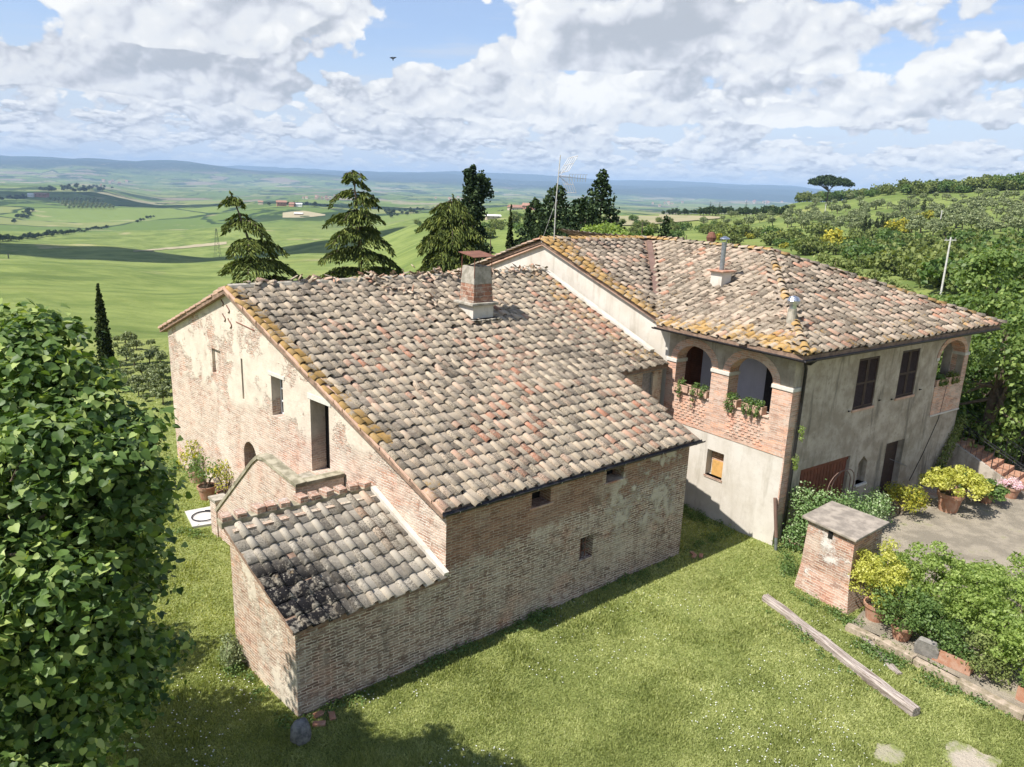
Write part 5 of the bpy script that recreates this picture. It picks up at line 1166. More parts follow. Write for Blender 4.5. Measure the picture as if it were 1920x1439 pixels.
LV = [(13.4, -2.3, .9, .5, .5, .8), (13.9, -2.6, 1.4, .6, .5, .7), (14.6, -2.7, .9, .6, .5, .7), (13.5, -2.0, 1.7, .4, .4, .5), (15.3, -2.8, 1.2, .5, .5, .6), (15.8, -3.0, .8, .6, .5, .5), (16.6, -3.0, 1.0, .6, .5, .6), (13.6, -2.9, .5, .6, .5, .5), (17.3, -3.0, .7, .5, .45, .5), (13.1, -2.1, .4, .45, .4, .5)]
t = thing('variegated_bush', 'large cream-and-green variegated bush against the house corner and garage door', 'bush', (13.3, -2.3, 0))
mb = MB()
for l in LV[:8]: mb.tube([(l[0], l[1], -.05), (l[0]+.1, l[1], l[2])], [.03, .01], 5)
mb.build('stems', M['bark'], t); foliage('foliage', LV, 9500, .10, M['variegated'], t, seed=41)
shrub(18.9, -3.1, .15, lump_set(14, .7, .8, .35, 42, .3), 2400, .09, 'yellowgreen', 'wispy yellow-green shrub beside the dark front door', seed=42)
shrub(23.6, -2.7, .13, [(q*.25-.3, .15, .4+q*.3, .3, .18, .3) for q in range(8)], 1700, .10, 'shrub', 'climbing plant thinly covering the right end of the grey wall', seed=43)
shrub(-4.55, 2.7, gz(-4.55, 2.7), lump_set(8, .3, .5, .2, 44, .2), 1500, .07, 'olive', 'grey-green bushy herb at the rear foot of the lean-to wall', seed=44, nst=3)
for q, (x, y, z, lab) in enumerate(((13.05, -1.75, 4.2, 'small ivy sprig by the downpipe, upper of the two'), (13.0, -1.72, 3.15, 'small ivy sprig by the downpipe, lower of the two'))):
    o = foliage('ivy_sprig', [(0, 0, 0, .13, .1, .18), (.05, 0, -.25, .1, .08, .12)], 160, .07, M['maple'], None, seed=60+q); o.location = (x, y-.08, z); tag(o, lab, 'ivy', 'ivy sprigs by the downpipe')
# planter boxes on the edging
def planter(x, y, L, rot, label, seed):
    t = thing('planter', label, 'planter', (0, 0, 0), 'terracotta planters along the edging wall'); mb = MB()
    for b in ((-.2, 0, -L/2, .2, .05, L/2),): pass
    mb.box(-L/2, -.18, 0, L/2, .18, .05); mb.box(-L/2, -.18, .05, L/2, -.15, .36); mb.box(-L/2, .15, .05, L/2, .18, .36); mb.box(-L/2, -.15, .05, -L/2+.03, .15, .36); mb.box(L/2-.03, -.15, .05, L/2, .15, .36)
    mb.build('trough', M['terracotta'], t); mb = MB(); mb.box(-L/2+.03, -.15, .05, L/2-.03, .15, .31); mb.build('soil', M['soil'], t)
    foliage('foliage', [(q*L/5, 0, .45+.1*(q % 2), .22, .2, .2) for q in (-2, -1, 0, 1, 2)], 900, .08, M['bushgreen'], t, seed=seed); t.location = (x, y, .135); t.rotation_euler = (0, 0, rot)
planter(10.2, -8.35, .9, rad(-88), 'terracotta trough behind the edging wall next to the carved stone', 71)
planter(10.15, -10.4, 1.1, rad(-92), 'large terracotta trough at the lower right edge of the photo', 72)
mb = MB(); mb.wall((0, -.2, 0), (0, 1, 0), (-1, 0, 0), [(-.1, 0), (.5, 0), (.5, .28), (.40, .5), (.0, .5), (-.1, .28)], [], .16); o = mb.build('carved_stone', M['stone'], bevel=.03); o.location = (10.0, -7.75, .13); o.rotation_euler = (0, -.25, .1); tag(o, 'carved grey stone block leaning upright behind the edging wall', 'stone')
# pedestal pot by the steps
t = thing('pedestal_pot', 'reddish pot standing on a short stone pedestal at the right edge of the yard', 'pot', (27.2, -6.1, .13)); t0 = t.location.copy(); t.location = (0, 0, 0)
mb = MB(); mb.lathe((0, 0, 0), [(.26, 0), (.26, .08), (.18, .14), (.18, .55), (.28, .62), (.3, .72)], 16); mb.build('pedestal', M['stone'], t); pot_mesh(t, .34, .42, M['rust'], c=(0, 0, .72)); t.location = t0
# garden steps with railings at the right end of the house
st2 = thing('garden_steps', 'brick garden steps with two thin metal railings climbing beside the house', 'steps', (25.6, -3.8, 0))
SA = np.array([25.35, -5.7, .13]); SD = unit(np.array([-.04, 1.0, 0])); SS = np.array([SD[1], -SD[0], 0])
mb = MB()
for q in range(8): mb.frame_box(SA, SD, SS, HZ, (q*.42, -.1, -.3), (q*.42+.44, 1.4, .18*(q+1)))
mb.build('steps', M['terracotta'], st2)
mb = MB(); Vs = []; 
mb.add([SA-SS*.30, SA-SS*.12, SA-SS*.12+SD*3.4+HZ*1.62, SA-SS*.30+SD*3.4+HZ*1.62, SA-SS*.30-HZ*.3, SA-SS*.12-HZ*.3, SA-SS*.12+SD*3.4-HZ*.3, SA-SS*.30+SD*3.4-HZ*.3], [(0, 1, 2, 3), (0, 4, 5, 1), (1, 5, 6, 2), (2, 6, 7, 3), (3, 7, 4, 0)]); mb.build('side_wall', M['plaster_grey'], st2)
for s0 in (-.2, 1.42):
    mb = MB(); mb.tube([SA+SS*s0+HZ*1.0, SA+SS*s0+SD*3.5+HZ*2.65], .022, 5); mb.tube([SA+SS*s0+HZ*.88, SA+SS*s0+SD*3.5+HZ*2.53], .012, 4)
    for q in range(17): p = SA+SS*s0+SD*(q*.215); mb.tube([p+HZ*(q*.215*.47), p+HZ*(.98+q*.215*.47)], .009 if q % 8 else .02, 4)
    mb.build('railing', M['dark_metal'], st2)

# ------------------------------------------------------------------ the big linden on the left
def P3(px, py, D): return CAM+ray(px, py)*D
LIN = [(40, 710, 10.5, .75), (115, 765, 10.2, .7), (180, 800, 10.2, .5), (-60, 820, 11, 1.3), (170, 900, 9.6, .85), (60, 930, 9.2, 1.0), (232, 950, 9.9, .5), (200, 1040, 10, .62), (120, 1090, 9.3, 1.0), (-10, 1130, 9.2, 1.1), (170, 1180, 10, .72), (60, 1290, 9.5, .95), (-20, 1390, 9.5, 1.1), (95, 1400, 10, .75), (150, 1290, 10.3, .5),
       (40, 860, 11.6, 1.5), (20, 1100, 11.8, 1.7), (-210, 1000, 11, 2.4), (-30, 750, 12.2, .9), (-160, 1350, 11.5, 1.8), (170, 700, 11, .28), (85, 628, 10.8, .24), (10, 618, 11.0, .28), (250, 790, 10.4, .28)]
LC = []
rgl = np.random.default_rng(77)
for px, py, D, r in LIN:
    D *= .86; r *= .84; px = px-14 if px > 100 else px
    P = P3(px, py, D); LC.append((*P, r*.72, r*.72, r*.68))
    for q in range(int(7+r*r*24)):
        d = unit(rgl.normal(0, 1, 3)); q_ = rgl.uniform(.2, .46); LC.append((*(P+d*r*rgl.uniform(.72, .96)), q_, q_, q_*.42))
for (x, y, z, r) in ((-8.2, -2.3, 4.4, .8), (-8.4, -1.3, 4.3, 1.0), (-9.3, -.3, 4.0, 1.2), (-8.3, -1.0, 3.4, .9), (-9.1, 4.8, 4.4, 1.1), (-7.9, -.4, 4.2, .7), *[(*P3(a_, b_, c_), d_) for a_, b_, c_, d_ in ((235, 960, 11, .55), (150, 900, 11.3, .8), (90, 1040, 11.5, 1.0), (185, 1090, 11.3, .6), (40, 880, 12, 1.0), (130, 1190, 12.4, .7), (60, 1150, 13.2, .9))], (-7.9, .6, 4.5, .8), (-8.8, 1.2, 4.6, 1.0), (-9.6, 2.0, 4.6, 1.1), (-8.6, 0, 5.2, .8), (-8.1, -3.2, 4.4, .7), (-10.6, 1.2, 4.6, 1.7), (-9.3, .6, 4.2, 1.2), (-10.6, 5.5, 5.6, 1.0), (-11.6, -3, 5.2, 1.9)):
    for q in range(int(6+r*r*9)): d = rgl.normal(0, .42, 3)*r; LC.append((x+d[0], y+d[1], z+d[2], .42, .42, .3))  # hidden lumps added behind the visible crown to cast shade on the lawn
lt = thing('linden_tree', 'large broad-leaved linden with glossy heart-shaped leaves filling the left edge', 'tree', (-10.4, -1.6, 0))
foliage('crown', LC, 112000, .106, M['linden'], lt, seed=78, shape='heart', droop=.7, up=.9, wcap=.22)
mb = MB(); mb.tube([(-10.4, -1.6, -.3), (-10.35, -1.6, 2.0), (-10.2, -1.8, 4.5), (-9.9, -2.2, 7.0), (-9.6, -2.6, 8.6)], [.34, .28, .22, .13, .05], 12)
for q in range(26):
    z = rgl.uniform(2.2, 7.5); l = LC[rgl.integers(0, len(LC))]; mb.tube([(-10.3+z*.03, -1.6-z*.05, z), ((-10.3+l[0])/2, (-1.8+l[1])/2, (z+l[2])/2+.2), (l[0], l[1], l[2])], [.07, .045, .015], 6)
mb.build('trunk', M['bark'], lt)

# ================================================================== BACKGROUND TREES
def trunk(t, h, r, n=8, bend=0.0, mat='bark'):
    mb = MB(); mb.tube([(bend*math.sin(q*1.7)*q/4, bend*math.cos(q*2.1)*q/4, h*q/4-.3*(q == 0)) for q in range(5)], [r*(1-.2*q) for q in range(5)], n); return mb.build('trunk', M[mat], t)
def cedar(base, h, rad_, label, seed, tiers=9, thin=1.0, first=.25, group='cedars behind the barn', taper=.9, lean=(0, 0), mat='cedar', dens=1.0, droopf=1.0):
    rg = np.random.default_rng(seed); t = thing('cedar_tree', label, 'tree', tuple(base), group); mb = MB()
    P = []; T = []; S = []
    lx = lambda z: np.array([lean[0]*(z/h)**2, lean[1]*(z/h)**2, z])
    mb.tube([lx(h*q/8)-(np.array([0, 0, .3]) if q == 0 else 0) for q in range(9)], [.26*(1-q/8.6)*h/14+.02 for q in range(9)], 8)
    for k in range(tiers):
        f = k/(tiers-1); z0 = h*(first+(1-first-.03)*f**.92); Lr = rad_*(1-f)**taper*(.85+.3*rg.random())+.25+.12*rad_*(f > .9); nb = int(rg.integers(5, 8))
        a0 = rg.uniform(0, 6.28)
        for b in range(nb):
            a = a0+b*6.28/nb+rg.uniform(-.45, .45); L = Lr*rg.uniform(.55, 1.15); D = np.array([math.cos(a), math.sin(a), 0]); Sd = np.array([-math.sin(a), math.cos(a), 0]); rise = rg.uniform(.22, .5); dr = rg.uniform(.5, .85)*min(droopf, 1.35); zz = z0+rg.uniform(-.03, .03)*h
            B = lambda q: lx(zz)+D*L*q+np.array([0, 0, L*(rise*q-dr*q*q)])
            mb.tube([B(0), B(.35), B(.7), B(1.0)], [.06*h/14, .045*h/14, .03*h/14, .008], 4, cap=False)
            ns = max(5, int(L*7*dens))
            for q in np.linspace(.18, 1.0, ns):
                w_ = L*.42*(1-q)**.7+.16
                for sd in (-1, 1):
                    for e in np.linspace(.06, 1, max(3, int(w_*8*dens))):
                        p = B(q)+Sd*sd*w_*e+D*.3*w_*e+np.array([0, 0, -w_*.5*e*e*droopf-.04])+rg.normal(0, .05, 3); P.append(p); T.append(unit(D*.7+Sd*sd*.6+np.array([0, 0, -.35-.6*e*droopf])+rg.normal(0, .25, 3))); S.append(rg.uniform(.24, .48)*thin)
    for q in range(18): p = lx(h*(.93+.07*rg.random()))+rg.normal(0, .05, 3); P.append(p); T.append(unit(np.array([rg.normal(), rg.normal(), .6]))); S.append(.3)
    P = np.array(P); T = np.array(T); S = np.array(S); n = len(P); Nn = unit(np.array([0, 0, 1.])+rg.normal(0, .45, (n, 3))); Bn = unit(np.cross(Nn, T)); Nn = np.cross(T, Bn)
    Vt = np.array([(-.5, 0, 0), (-.1, -.2, .03), (.6, 0, -.05), (-.1, .2, .03), (0, 0, -.22)]); Ft = np.array([(0, 1, 2, 3), (0, 4, 2, 1)])
    V = P[:, None]+(Vt[None, :, 0:1]*T[:, None]+Vt[None, :, 1:2]*Bn[:, None]+Vt[None, :, 2:3]*Nn[:, None])*S[:, None, None]; F = Ft[None]+(np.arange(n)*5)[:, None, None]
    c = np.stack([np.clip(rg.normal(.5, .25, n), 0, 1), rg.random(n), rg.random(n)], 1)
    mb.build('trunk', M['bark'], t); np_obj('crown', V.reshape(-1, 3), F.reshape(-1, 4), M[mat], t, col=np.repeat(c, 5, 0)); t_ = t.location.copy()
    for ch in t.children: ch.matrix_parent_inverse = Matrix.Identity(4)
    return t
def setloc(t, base):
    for ch in t.children: ch.matrix_parent_inverse = Matrix.Identity(4)
    t.location = tuple(base)
def top_at(px, py_top, r):
    b, h = at_range(px, py_top, r); return b, h
b, h = top_at(492, 364, 52); cedar(b, h, 4.0, 'smaller open cedar with arching top behind the left of the barn ridge', 101, tiers=7, lean=(-1.6, 1.2), taper=.5, first=.15, dens=1.0)
b, h = top_at(676, 320, 54); cedar(b, h, 5.0, 'tall layered cedar with drooping tiers behind the middle of the barn ridge', 106, tiers=8, taper=.72, lean=(-.4, .3), first=.18)
b, h = top_at(850, 367, 58); cedar(b, h, 5.6, 'dense weeping cedar with bright green tips behind the chimney', 108, tiers=22, taper=.60, first=.1, dens=1.2, droopf=1.7)
def lump_tree(name, base, h, lumps, n, size, mat, label, cat='tree', group=None, seed=0, tr=.18, shape='clump', nl=8, crown='crown', bend=.1):
    t = thing(name, label, cat, (0, 0, 0), group); rg = random.Random(seed)
    mb = MB(); mb.tube([(0, 0, -.4), (bend*.3, 0, h*.3), (bend, bend*.5, h*.6), (bend, bend, h*.9)], [tr, tr*.8, tr*.5, tr*.15], 7)
    for q in range(nl):
        l = lumps[rg.randrange(len(lumps))]; z = h*rg.uniform(.2, .55); mb.tube([(bend*.5, 0, z), (l[0]*.5, l[1]*.5, (z+l[2])/2), (l[0], l[1], l[2])], [tr*.4, tr*.25, .02], 5)
    mb.build('trunk', M['bark'], t); foliage(crown, lumps, n, size, M[mat], t, seed=seed, shape=shape); setloc(t, base); return t
def cone_lumps(h, r, n, z0, seed, pw=.8):
    rg = np.random.default_rng(seed); out = []
    for i in range(n):
        f = (i+.5)/n; R = r*(1-f)**pw; a = i*2.4+rg.uniform(-.4, .4); s = .22*r*(1.15-f)+.12; q = R*rg.uniform(.45, 1.0); out.append((q*math.cos(a), q*math.sin(a), z0+(h-z0)*f, s*1.2, s*1.2, s*.75))
    out.append((0, 0, h-.15, .10, .10, .3)); return out
b, h = top_at(888, 308, 66)
rgx = np.random.default_rng(5); LM = []
for q in range(60):
    f = rgx.random()**.7; a = rgx.uniform(0, 6.28); R = (1.55*(1-f)+.35)*rgx.uniform(.2, 1); s_ = rgx.uniform(.2, .5); LM.append((R*math.cos(a)+(1.15 if f > .62 and q % 3 == 0 else -.2), R*math.sin(a), h*(.40+.58*f), s_, s_, s_*1.3))
lump_tree('conifer_tree', b, h, LM, 3600, .26, 'conifer', 'dark ragged conifer with a forked top rising behind the weeping cedar', 'tree', 'dark conifers beyond the roofs', 111)
b, h = top_at(1130, 320, 62); lump_tree('conifer_tree', b, h, cone_lumps(h, 3.7, 130, h*.1, 9, .8), 11000, .26, 'conifer', 'tall pointed dark conifer right of the antenna', 'tree', 'dark conifers beyond the roofs', 112)
b, h = top_at(1046, 350, 62); lump_tree('conifer_tree', b, h, cone_lumps(h, 3.3, 120, h*.15, 11, .5), 10000, .28, 'conifer', 'broad dark conifer directly behind the antenna mast', 'tree', 'dark conifers beyond the roofs', 113)
b, h = top_at(1004, 376, 66); lump_tree('conifer_tree', b, h, cone_lumps(h, 2.6, 80, h*.15, 12, .5), 6500, .3, 'conifer', 'low dark tree left of the antenna mast beside the cypress', 'tree', 'dark conifers beyond the roofs', 114)
b, h = top_at(1092, 372, 57); lump_tree('conifer_tree', b, h, cone_lumps(h, 2.8, 80, h*.15, 13, .5), 7000, .28, 'conifer', 'dark bushy tree between the antenna and the pointed conifer', 'tree', 'dark conifers beyond the roofs', 115)
b, h = top_at(1136, 414, 52); lump_tree('small_tree', b, h, lump_set(20, 1.5, .9, h-1.3, 14, .5, .6), 2400, .2, 'maple', 'bright green rounded treetop in front of the pointed conifer', 'tree', None, 116)
b, h = top_at(1207, 392, 66); lump_tree('small_tree', b, h, lump_set(30, 1.5, h*.62, h*.35, 15, .5), 2600, .24, 'bushgreen', 'mid-green tree right of the pointed conifer', 'tree', None, 117)
b, h = top_at(1250, 408, 60); lump_tree('conifer_tree', b, h, cone_lumps(h, 2.0, 50, h*.2, 16), 2200, .24, 'conifer', 'small dark conifer above the house ridge', 'tree', 'dark conifers beyond the roofs', 118)
b, h = top_at(1290, 418, 64); lump_tree('small_tree', b, h, lump_set(22, 1.4, h*.55, h*.4, 17, .5), 1800, .22, 'broom', 'yellow-flowering shrub tree above the house ridge', 'tree', None, 119)
b, h = top_at(920, 428, 62); lump_tree('conifer_tree', b, h, lump_set(36, 1.7, h*.78, h*.15, 18, .6), 3400, .26, 'conifer', 'dark tree tucked between the weeping cedar and the cypress', 'tree', 'dark conifers beyond the roofs', 120)
# cypresses
def cyp_mesh(h, r, seed, n):
    rg = np.random.default_rng(seed); out = []
    for i in range(26):
        f = (i+.5)/26; R = r*min(1, (f+.04)*7)**.5*(1-f**2.2)**.8; out.append((rg.normal(0, .06*r), rg.normal(0, .06*r), h*f, max(R, .05), max(R, .05), h/26*1.3))
    return out
def cypress(px, py_top, r, width_px, label, seed, n=2600, base=None, group='tall cypresses'):
    b, h = top_at(px, py_top, r) if base is None else (base, (top_at(px, py_top, r)[1])); rr_ = width_px/2/FPX*r*.8
    t = thing('cypress_tree', label, 'tree', (0, 0, 0), group); mb = MB(); mb.tube([(0, 0, -.3), (0, 0, h*.8)], [.14*rr_+.05, .03], 6); mb.build('trunk', M['bark'], t)
    foliage('crown', cyp_mesh(h, rr_, seed, n), n, min(.30, rr_*.42), M['cypress'], t, seed=seed, shape='clump', up=.8); setloc(t, b); return t
cypress(184, 538, 50, 25, 'slender dark cypress on the slope left of the barn', 121, 3800)
cypress(958, 391, 66, 23, 'dark cypress standing left of the antenna, before the far brick farm', 122, 3400)
for i, (px, py, wpx, lab) in enumerate(((1333, 378, 7, 'leftmost'), (1350, 378, 8, 'middle'), (1400, 377, 9, 'rightmost'))): cypress(px, py, 620, wpx, lab+' of the three small cypresses on the far hedge skyline', 130+i, 420, group='three skyline cypresses')
for i, (px, py, wpx, lab) in enumerate(((1624, 405, 12, 'first cypress from the left in the hillside cluster'), (1632, 410, 9, 'second cypress from the left in the hillside cluster'), (1646, 408, 12, 'third cypress from the left in the hillside cluster'), (1657, 402, 12, 'fourth cypress from the left and tallest of the hillside cluster'), (1664, 407, 10, 'rightmost cypress of the hillside cluster'), (1735, 372, 11, 'lone cypress high on the olive hillside'))):
    g_, rr_ = on_ground(px, (440 if i < 5 else 400), 600, 60); cypress(px, py, rr_, wpx, lab, 140+i, 700, group='hillside cypresses')
# umbrella pine
b, h = top_at(1557, 328, 560); t = thing('umbrella_pine', 'lone umbrella pine with a wide flat crown on the ridge skyline', 'tree', (0, 0, 0))
mb = MB(); mb.tube([(0, 0, -1), (.3, 0, h*.45)], [.5, .42], 7)
rgp = np.random.default_rng(8)
for q in range(9): a = rgp.uniform(0, 6.28); R = rgp.uniform(4, 12); mb.tube([(.3, 0, h*.42), (R*.45*math.cos(a), R*.45*math.sin(a), h*.62), (R*math.cos(a), R*math.sin(a), h*.78)], [.35, .25, .12], 5)
mb.build('trunk', M['bark'], t)
L = []
for q in range(80): a = rgp.uniform(0, 6.28); R = 13.5*math.sqrt(rgp.random()); L.append((R*math.cos(a), R*math.sin(a), h*.66+(h*.26)*(1-(R/14)**2)*rgp.uniform(.6, 1), 2.4, 2.4, 1.5))
foliage('crown', L, 7000, 1.0, M['conifer'], t, seed=9, shape='clump', up=.9); setloc(t, b)

# shared small trees: olives, scrub, broom, dark hedge trees
def proto(name, lumps, n, size, mat, seed, tr, h, cat='tree', group=''):
    return lump_tree(name, (0, 0, -500), h, lumps, n, size, mat, 'x', cat, group, seed, tr, nl=3, bend=.2)
OL = [proto('olive_tree', lump_set(9, 1.5, 1.5, 1.6, 200+q, .85), 300, .52, 'olive', 200+q, .16, 3.0, 'olive tree', 'olive trees on the hillside') for q in range(3)]
SH = [proto('hillside_shrub', lump_set(12, 1.7, 1.6, .8, 210+q, 1.0), 420, .5, ('shrub', 'bushgreen', 'shrub')[q], 210+q, .14, 2.2, 'shrub', 'shrubs on the hillside') for q in range(3)]
BR = [proto('broom_bush', lump_set(8, 1.1, 1.0, .5, 220+q, .7), 260, .4, 'broom', 220+q, .08, 1.5, 'bush', 'flowering broom bushes') for q in range(2)]
DK = [proto('hedge_tree', lump_set(9, 1.8, 3.0, 1.8, 230+q, 1.3), 300, .85, 'farwood', 230+q, .25, 5, 'tree', 'dark hedgerow trees in the fields') for q in range(3)]
rgv = np.random.default_rng(99); used = {}
def rel_place(px, py):
    v = 'low on' if py > 470 else ('halfway up' if py > 415 else 'high on'); hz = 'left' if px < 1450 else ('middle' if px < 1680 else 'right'); return v, hz
def scatter(protos, pts, smin, smax, labf, rmin=55, rmax=9000, base_h=3.0):
    for i, (px, py) in enumerate(pts):
        P, r = on_ground(px, py, rmax, rmin); pr = protos[i % len(protos)]; s = rgv.uniform(smin, smax)
        key = id(pr)
        if key not in used: used[key] = 1; o = pr; o.location = tuple(P); o.rotation_euler = (0, 0, rgv.uniform(0, 6.28)); o.scale = (s,)*3; o['label'] = labf(px, py)
        else: o = dup(pr, tuple(P), rgv.uniform(0, 6.28), s, labf(px, py))
def poly_pts(poly, n, gap=0):
    out = []; xs = [p[0] for p in poly]; ys = [p[1] for p in poly]
    while len(out) < n:
        x, y = rgv.uniform(min(xs), max(xs)), rgv.uniform(min(ys), max(ys)); ins = False; m_ = len(poly)
        for i in range(m_):
            (x0, y0), (x1, y1) = poly[i], poly[(i+1) % m_]
            if (y0 > y) != (y1 > y) and x < (x1-x0)*(y-y0)/(y1-y0)+x0: ins = not ins
        if ins and all((x-a)**2+((y-b)*2.2)**2 > gap*gap for a, b in out[-60:]): out.append((x, y))
    return out
hillp = [(1300, 420), (1420, 400), (1520, 380), (1640, 368), (1800, 366), (1990, 372), (1990, 440), (1750, 445), (1600, 440), (1450, 428), (1320, 428)]
hl_ = lambda k_: (lambda px, py: '%s %s the slope, %s part of the right-hand hillside' % (k_, *rel_place(px, py)))
scatter(OL, poly_pts(hillp, 250, 6), .8, 1.35, hl_('rounded grey-green olive tree'), 90, 700)
scatter(SH, poly_pts([(1310, 440), (1420, 436), (1600, 445), (1760, 448), (1930, 470), (1930, 560), (1800, 555), (1600, 500), (1450, 470), (1320, 455)], 115, 9), .8, 1.8, hl_('leafy green shrub'), 75, 500)
scatter(SH, [(px, 362-(px-1580)*.028+rgv.uniform(-3, 10)) for px in np.linspace(1500, 1990, 60)], 1.6, 3.2, hl_('dense green bush'), 300, 640)
scatter(SH, poly_pts([(1150, 415), (1300, 415), (1420, 425), (1300, 450), (1150, 448)], 26, 8), .8, 1.5, hl_('round green shrub'), 80, 500)
scatter(OL, poly_pts([(190, 645), (300, 640), (318, 770), (240, 750), (190, 680)], 44, 4), .10, .26, lambda px, py: 'scrubby bush on the bank beyond the left lawn', 34, 75)
scatter(BR, poly_pts([(1320, 440), (1500, 445), (1500, 470), (1400, 460), (1320, 452)], 9, 8), .8, 1.4, hl_('yellow-flowering broom bush'), 75, 500)
scatter(BR, [(1667, 440), (1676, 438), (1684, 436), (1692, 437), (1700, 436), (1735, 412), (1560, 462), (1572, 470)], 1.4, 2.4, hl_('bright yellow broom bush'), 75, 500)
lf = lambda s_: (lambda px, py: s_)
scatter(DK, [(x, 455-(x/200)*26+rgv.uniform(-2, 2)) for x in np.linspace(-20, 200, 44)], .75, 1.5, lf('dark tree in the long diagonal hedgerow across the left fields'), 300, 2500)
scatter(DK, [(258, 418), (264, 415), (270, 414), (276, 411), (282, 410), (288, 408)], 1.1, 1.6, lf('dark tree of the small isolated copse in the green field'), 300, 2500)
scatter(DK, poly_pts([(20, 415), (45, 400), (62, 396), (55, 408), (28, 420)], 16, 3), 1.2, 2.0, lf('dark tree in the gully clump near the left edge'), 300, 3500)
scatter(OL, [(px+r_*7, py) for r_, py in enumerate(np.linspace(375, 392, 6)) for px in np.linspace(95, 178, 11)], 2.2, 2.6, lf('one tree of the small olive orchard on the left fields'), 400, 4500)
scatter(DK, poly_pts([(-10, 378), (50, 374), (50, 368), (-10, 372)], 16, 3), 1.6, 2.4, lf('dark tree in the line before the far farm on the left'), 400, 5500)
scatter(DK, poly_pts([(70, 358), (130, 352), (210, 352), (215, 358), (120, 362)], 34, 3), 2.5, 4, lf('dark wood tree on the far low hill at left'), 800, 7000)
scatter(DK, poly_pts([(700, 400), (830, 388), (830, 396), (720, 412)], 26, 3), 1.0, 1.8, lf('dark tree behind the tall cedar on the valley slope'), 300, 5000)
scatter(DK, [(x, 401+rgv.uniform(-1, 2)+(x-1140)*.012) for x in np.linspace(1140, 1480, 60)], .8, 1.3, lf('tree in the far dark hedge under the blue hills'), 300, 1500)
scatter(DK, [(540, 386), (552, 384), (560, 386), (575, 385), (590, 388), (505, 386)], 1.6, 2.4, lf('dark tree among the hamlet houses on the far crest'), 400, 4500)
scatter(DK, [(935, 388), (943, 386), (950, 385), (957, 387), (905, 400), (1002, 388), (1012, 389)], 1.0, 1.5, lf('dark tree beside the distant brick farmhouse'), 300, 1500)
scatter(SH, poly_pts([(780, 420), (900, 405), (960, 400), (1000, 405), (990, 440), (900, 450), (780, 470)], 40, 6), .9, 1.7, lf('scrub bush on the slope below the distant farmhouse'), 90, 900)

# near trees at the right edge, beyond the house
def near_tree(px, py_top, r, R, label, seed, n, mat='bushgreen', size=.26, nl=60, droop=.8):
    b, h = top_at(px, py_top, r); rg = np.random.default_rng(seed); L = []
    for q in range(nl):
        a = rg.uniform(0, 6.28); f = rg.random(); Rr = R*math.sin(math.pi*min(.95, .18+f*.78))*math.sqrt(rg.random()*.8+.2); s = rg.uniform(.45, .95); L.append((Rr*math.cos(a), Rr*math.sin(a), h*(.12+.86*f), s, s, s*.6))
    t = thing('leafy_tree', label, 'tree', (0, 0, 0), 'leafy trees beyond the house'); rr_ = random.Random(seed)
    mb = MB(); mb.tube([(0, 0, -.5), (0, 0, h*.4), (.3, 0, h*.8)], [.28, .2, .06], 8)
    for q in range(16): l = L[rr_.randrange(nl)]; mb.tube([(0, 0, h*rr_.uniform(.15, .6)), (l[0]*.5, l[1]*.5, l[2]), l[:3]], [.1, .06, .02], 5)
    mb.build('trunk', M['bark'], t); foliage('crown', L, n, size, M[mat], t, seed=seed, droop=droop, up=.5); setloc(t, b); return t
near_tree(1880, 470, 46, 4.2, 'leafy light green tree with drooping sprays at the right edge', 301, 16000, 'treegreen', .27)
near_tree(1985, 420, 52, 4.5, 'tall dark tree cut by the right edge of the frame', 302, 12000, 'bushgreen', .3)
near_tree(1860, 640, 43.5, 3.0, 'low leafy tree hanging over the garden steps', 303, 11000, 'bushgreen', .22)
near_tree(1960, 700, 41, 3.0, 'dense tree at the right edge above the steps', 304, 9000, 'bushgreen', .22)
near_tree(1800, 560, 60, 4.5, 'dark tree on the slope behind the right end of the roof', 305, 9000, 'bushgreen', .32)
near_tree(1740, 560, 75, 5.5, 'round dark green tree in the hollow behind the house roof', 306, 7000, 'bushgreen', .36)
near_tree(1650, 505, 95, 6, 'bushy green tree in the hollow left of the utility pole', 307, 6000, 'shrub', .42)
near_tree(1560, 478, 105, 6, 'green tree mass just above the house ridge', 308, 6000, 'shrub', .45)
near_tree(1900, 560, 39, 2.4, 'thin leafy tree between the roof corner and the steps', 309, 5000, 'treegreen', .24)
t = foliage('red_roses', [(0, 0, 0, .35, .2, .25)], 90, .12, M['flowerred']); t.location = tuple(H(12.9, .8, 3.2)); tag(t, 'cluster of red roses at the far corner of the grey house', 'flowers')

# utility poles and pylons
def upole(px, pyt, pyb, r, w_, label, name='utility_pole', mat='polegrey', cross=1.2):
    P = CAM+ray(px, pyb)/math.hypot(*ray(px, pyb)[:2])*r; P[2] = gz(P[0], P[1]); h = at_range(px, pyt, r)[1]; t = thing(name, label, 'pole', tuple(P), None); mb = MB(); mb.tube([P-HZ*.5, P+HZ*h], [w_, w_*.7], 8); mb.build('pole', M[mat], t)
    mb = MB(); mb.frame_box(P+HZ*(h-.35), RT*1.0, FW*1.0, HZ, (-cross/2, -.05, 0), (cross/2, .05, .1)); mb.build('crossarm', M[mat], t)
    mb = MB()
    for s_ in (-.4, 0, .4): mb.tube([P+RT*cross*s_+HZ*(h-.25), P+RT*cross*s_+HZ*(h-.05)], .05, 5)
    mb.build('insulator', M['stone'], t)
upole(1772, 447, 507, 92, .13, 'grey concrete utility pole standing in the hollow behind the house roof')
upole(1763, 395, 415, 300, .2, 'distant pole halfway up the right-hand hillside'); upole(1547, 383, 397, 420, .2, 'faint distant pole near the ridge under the umbrella pine')
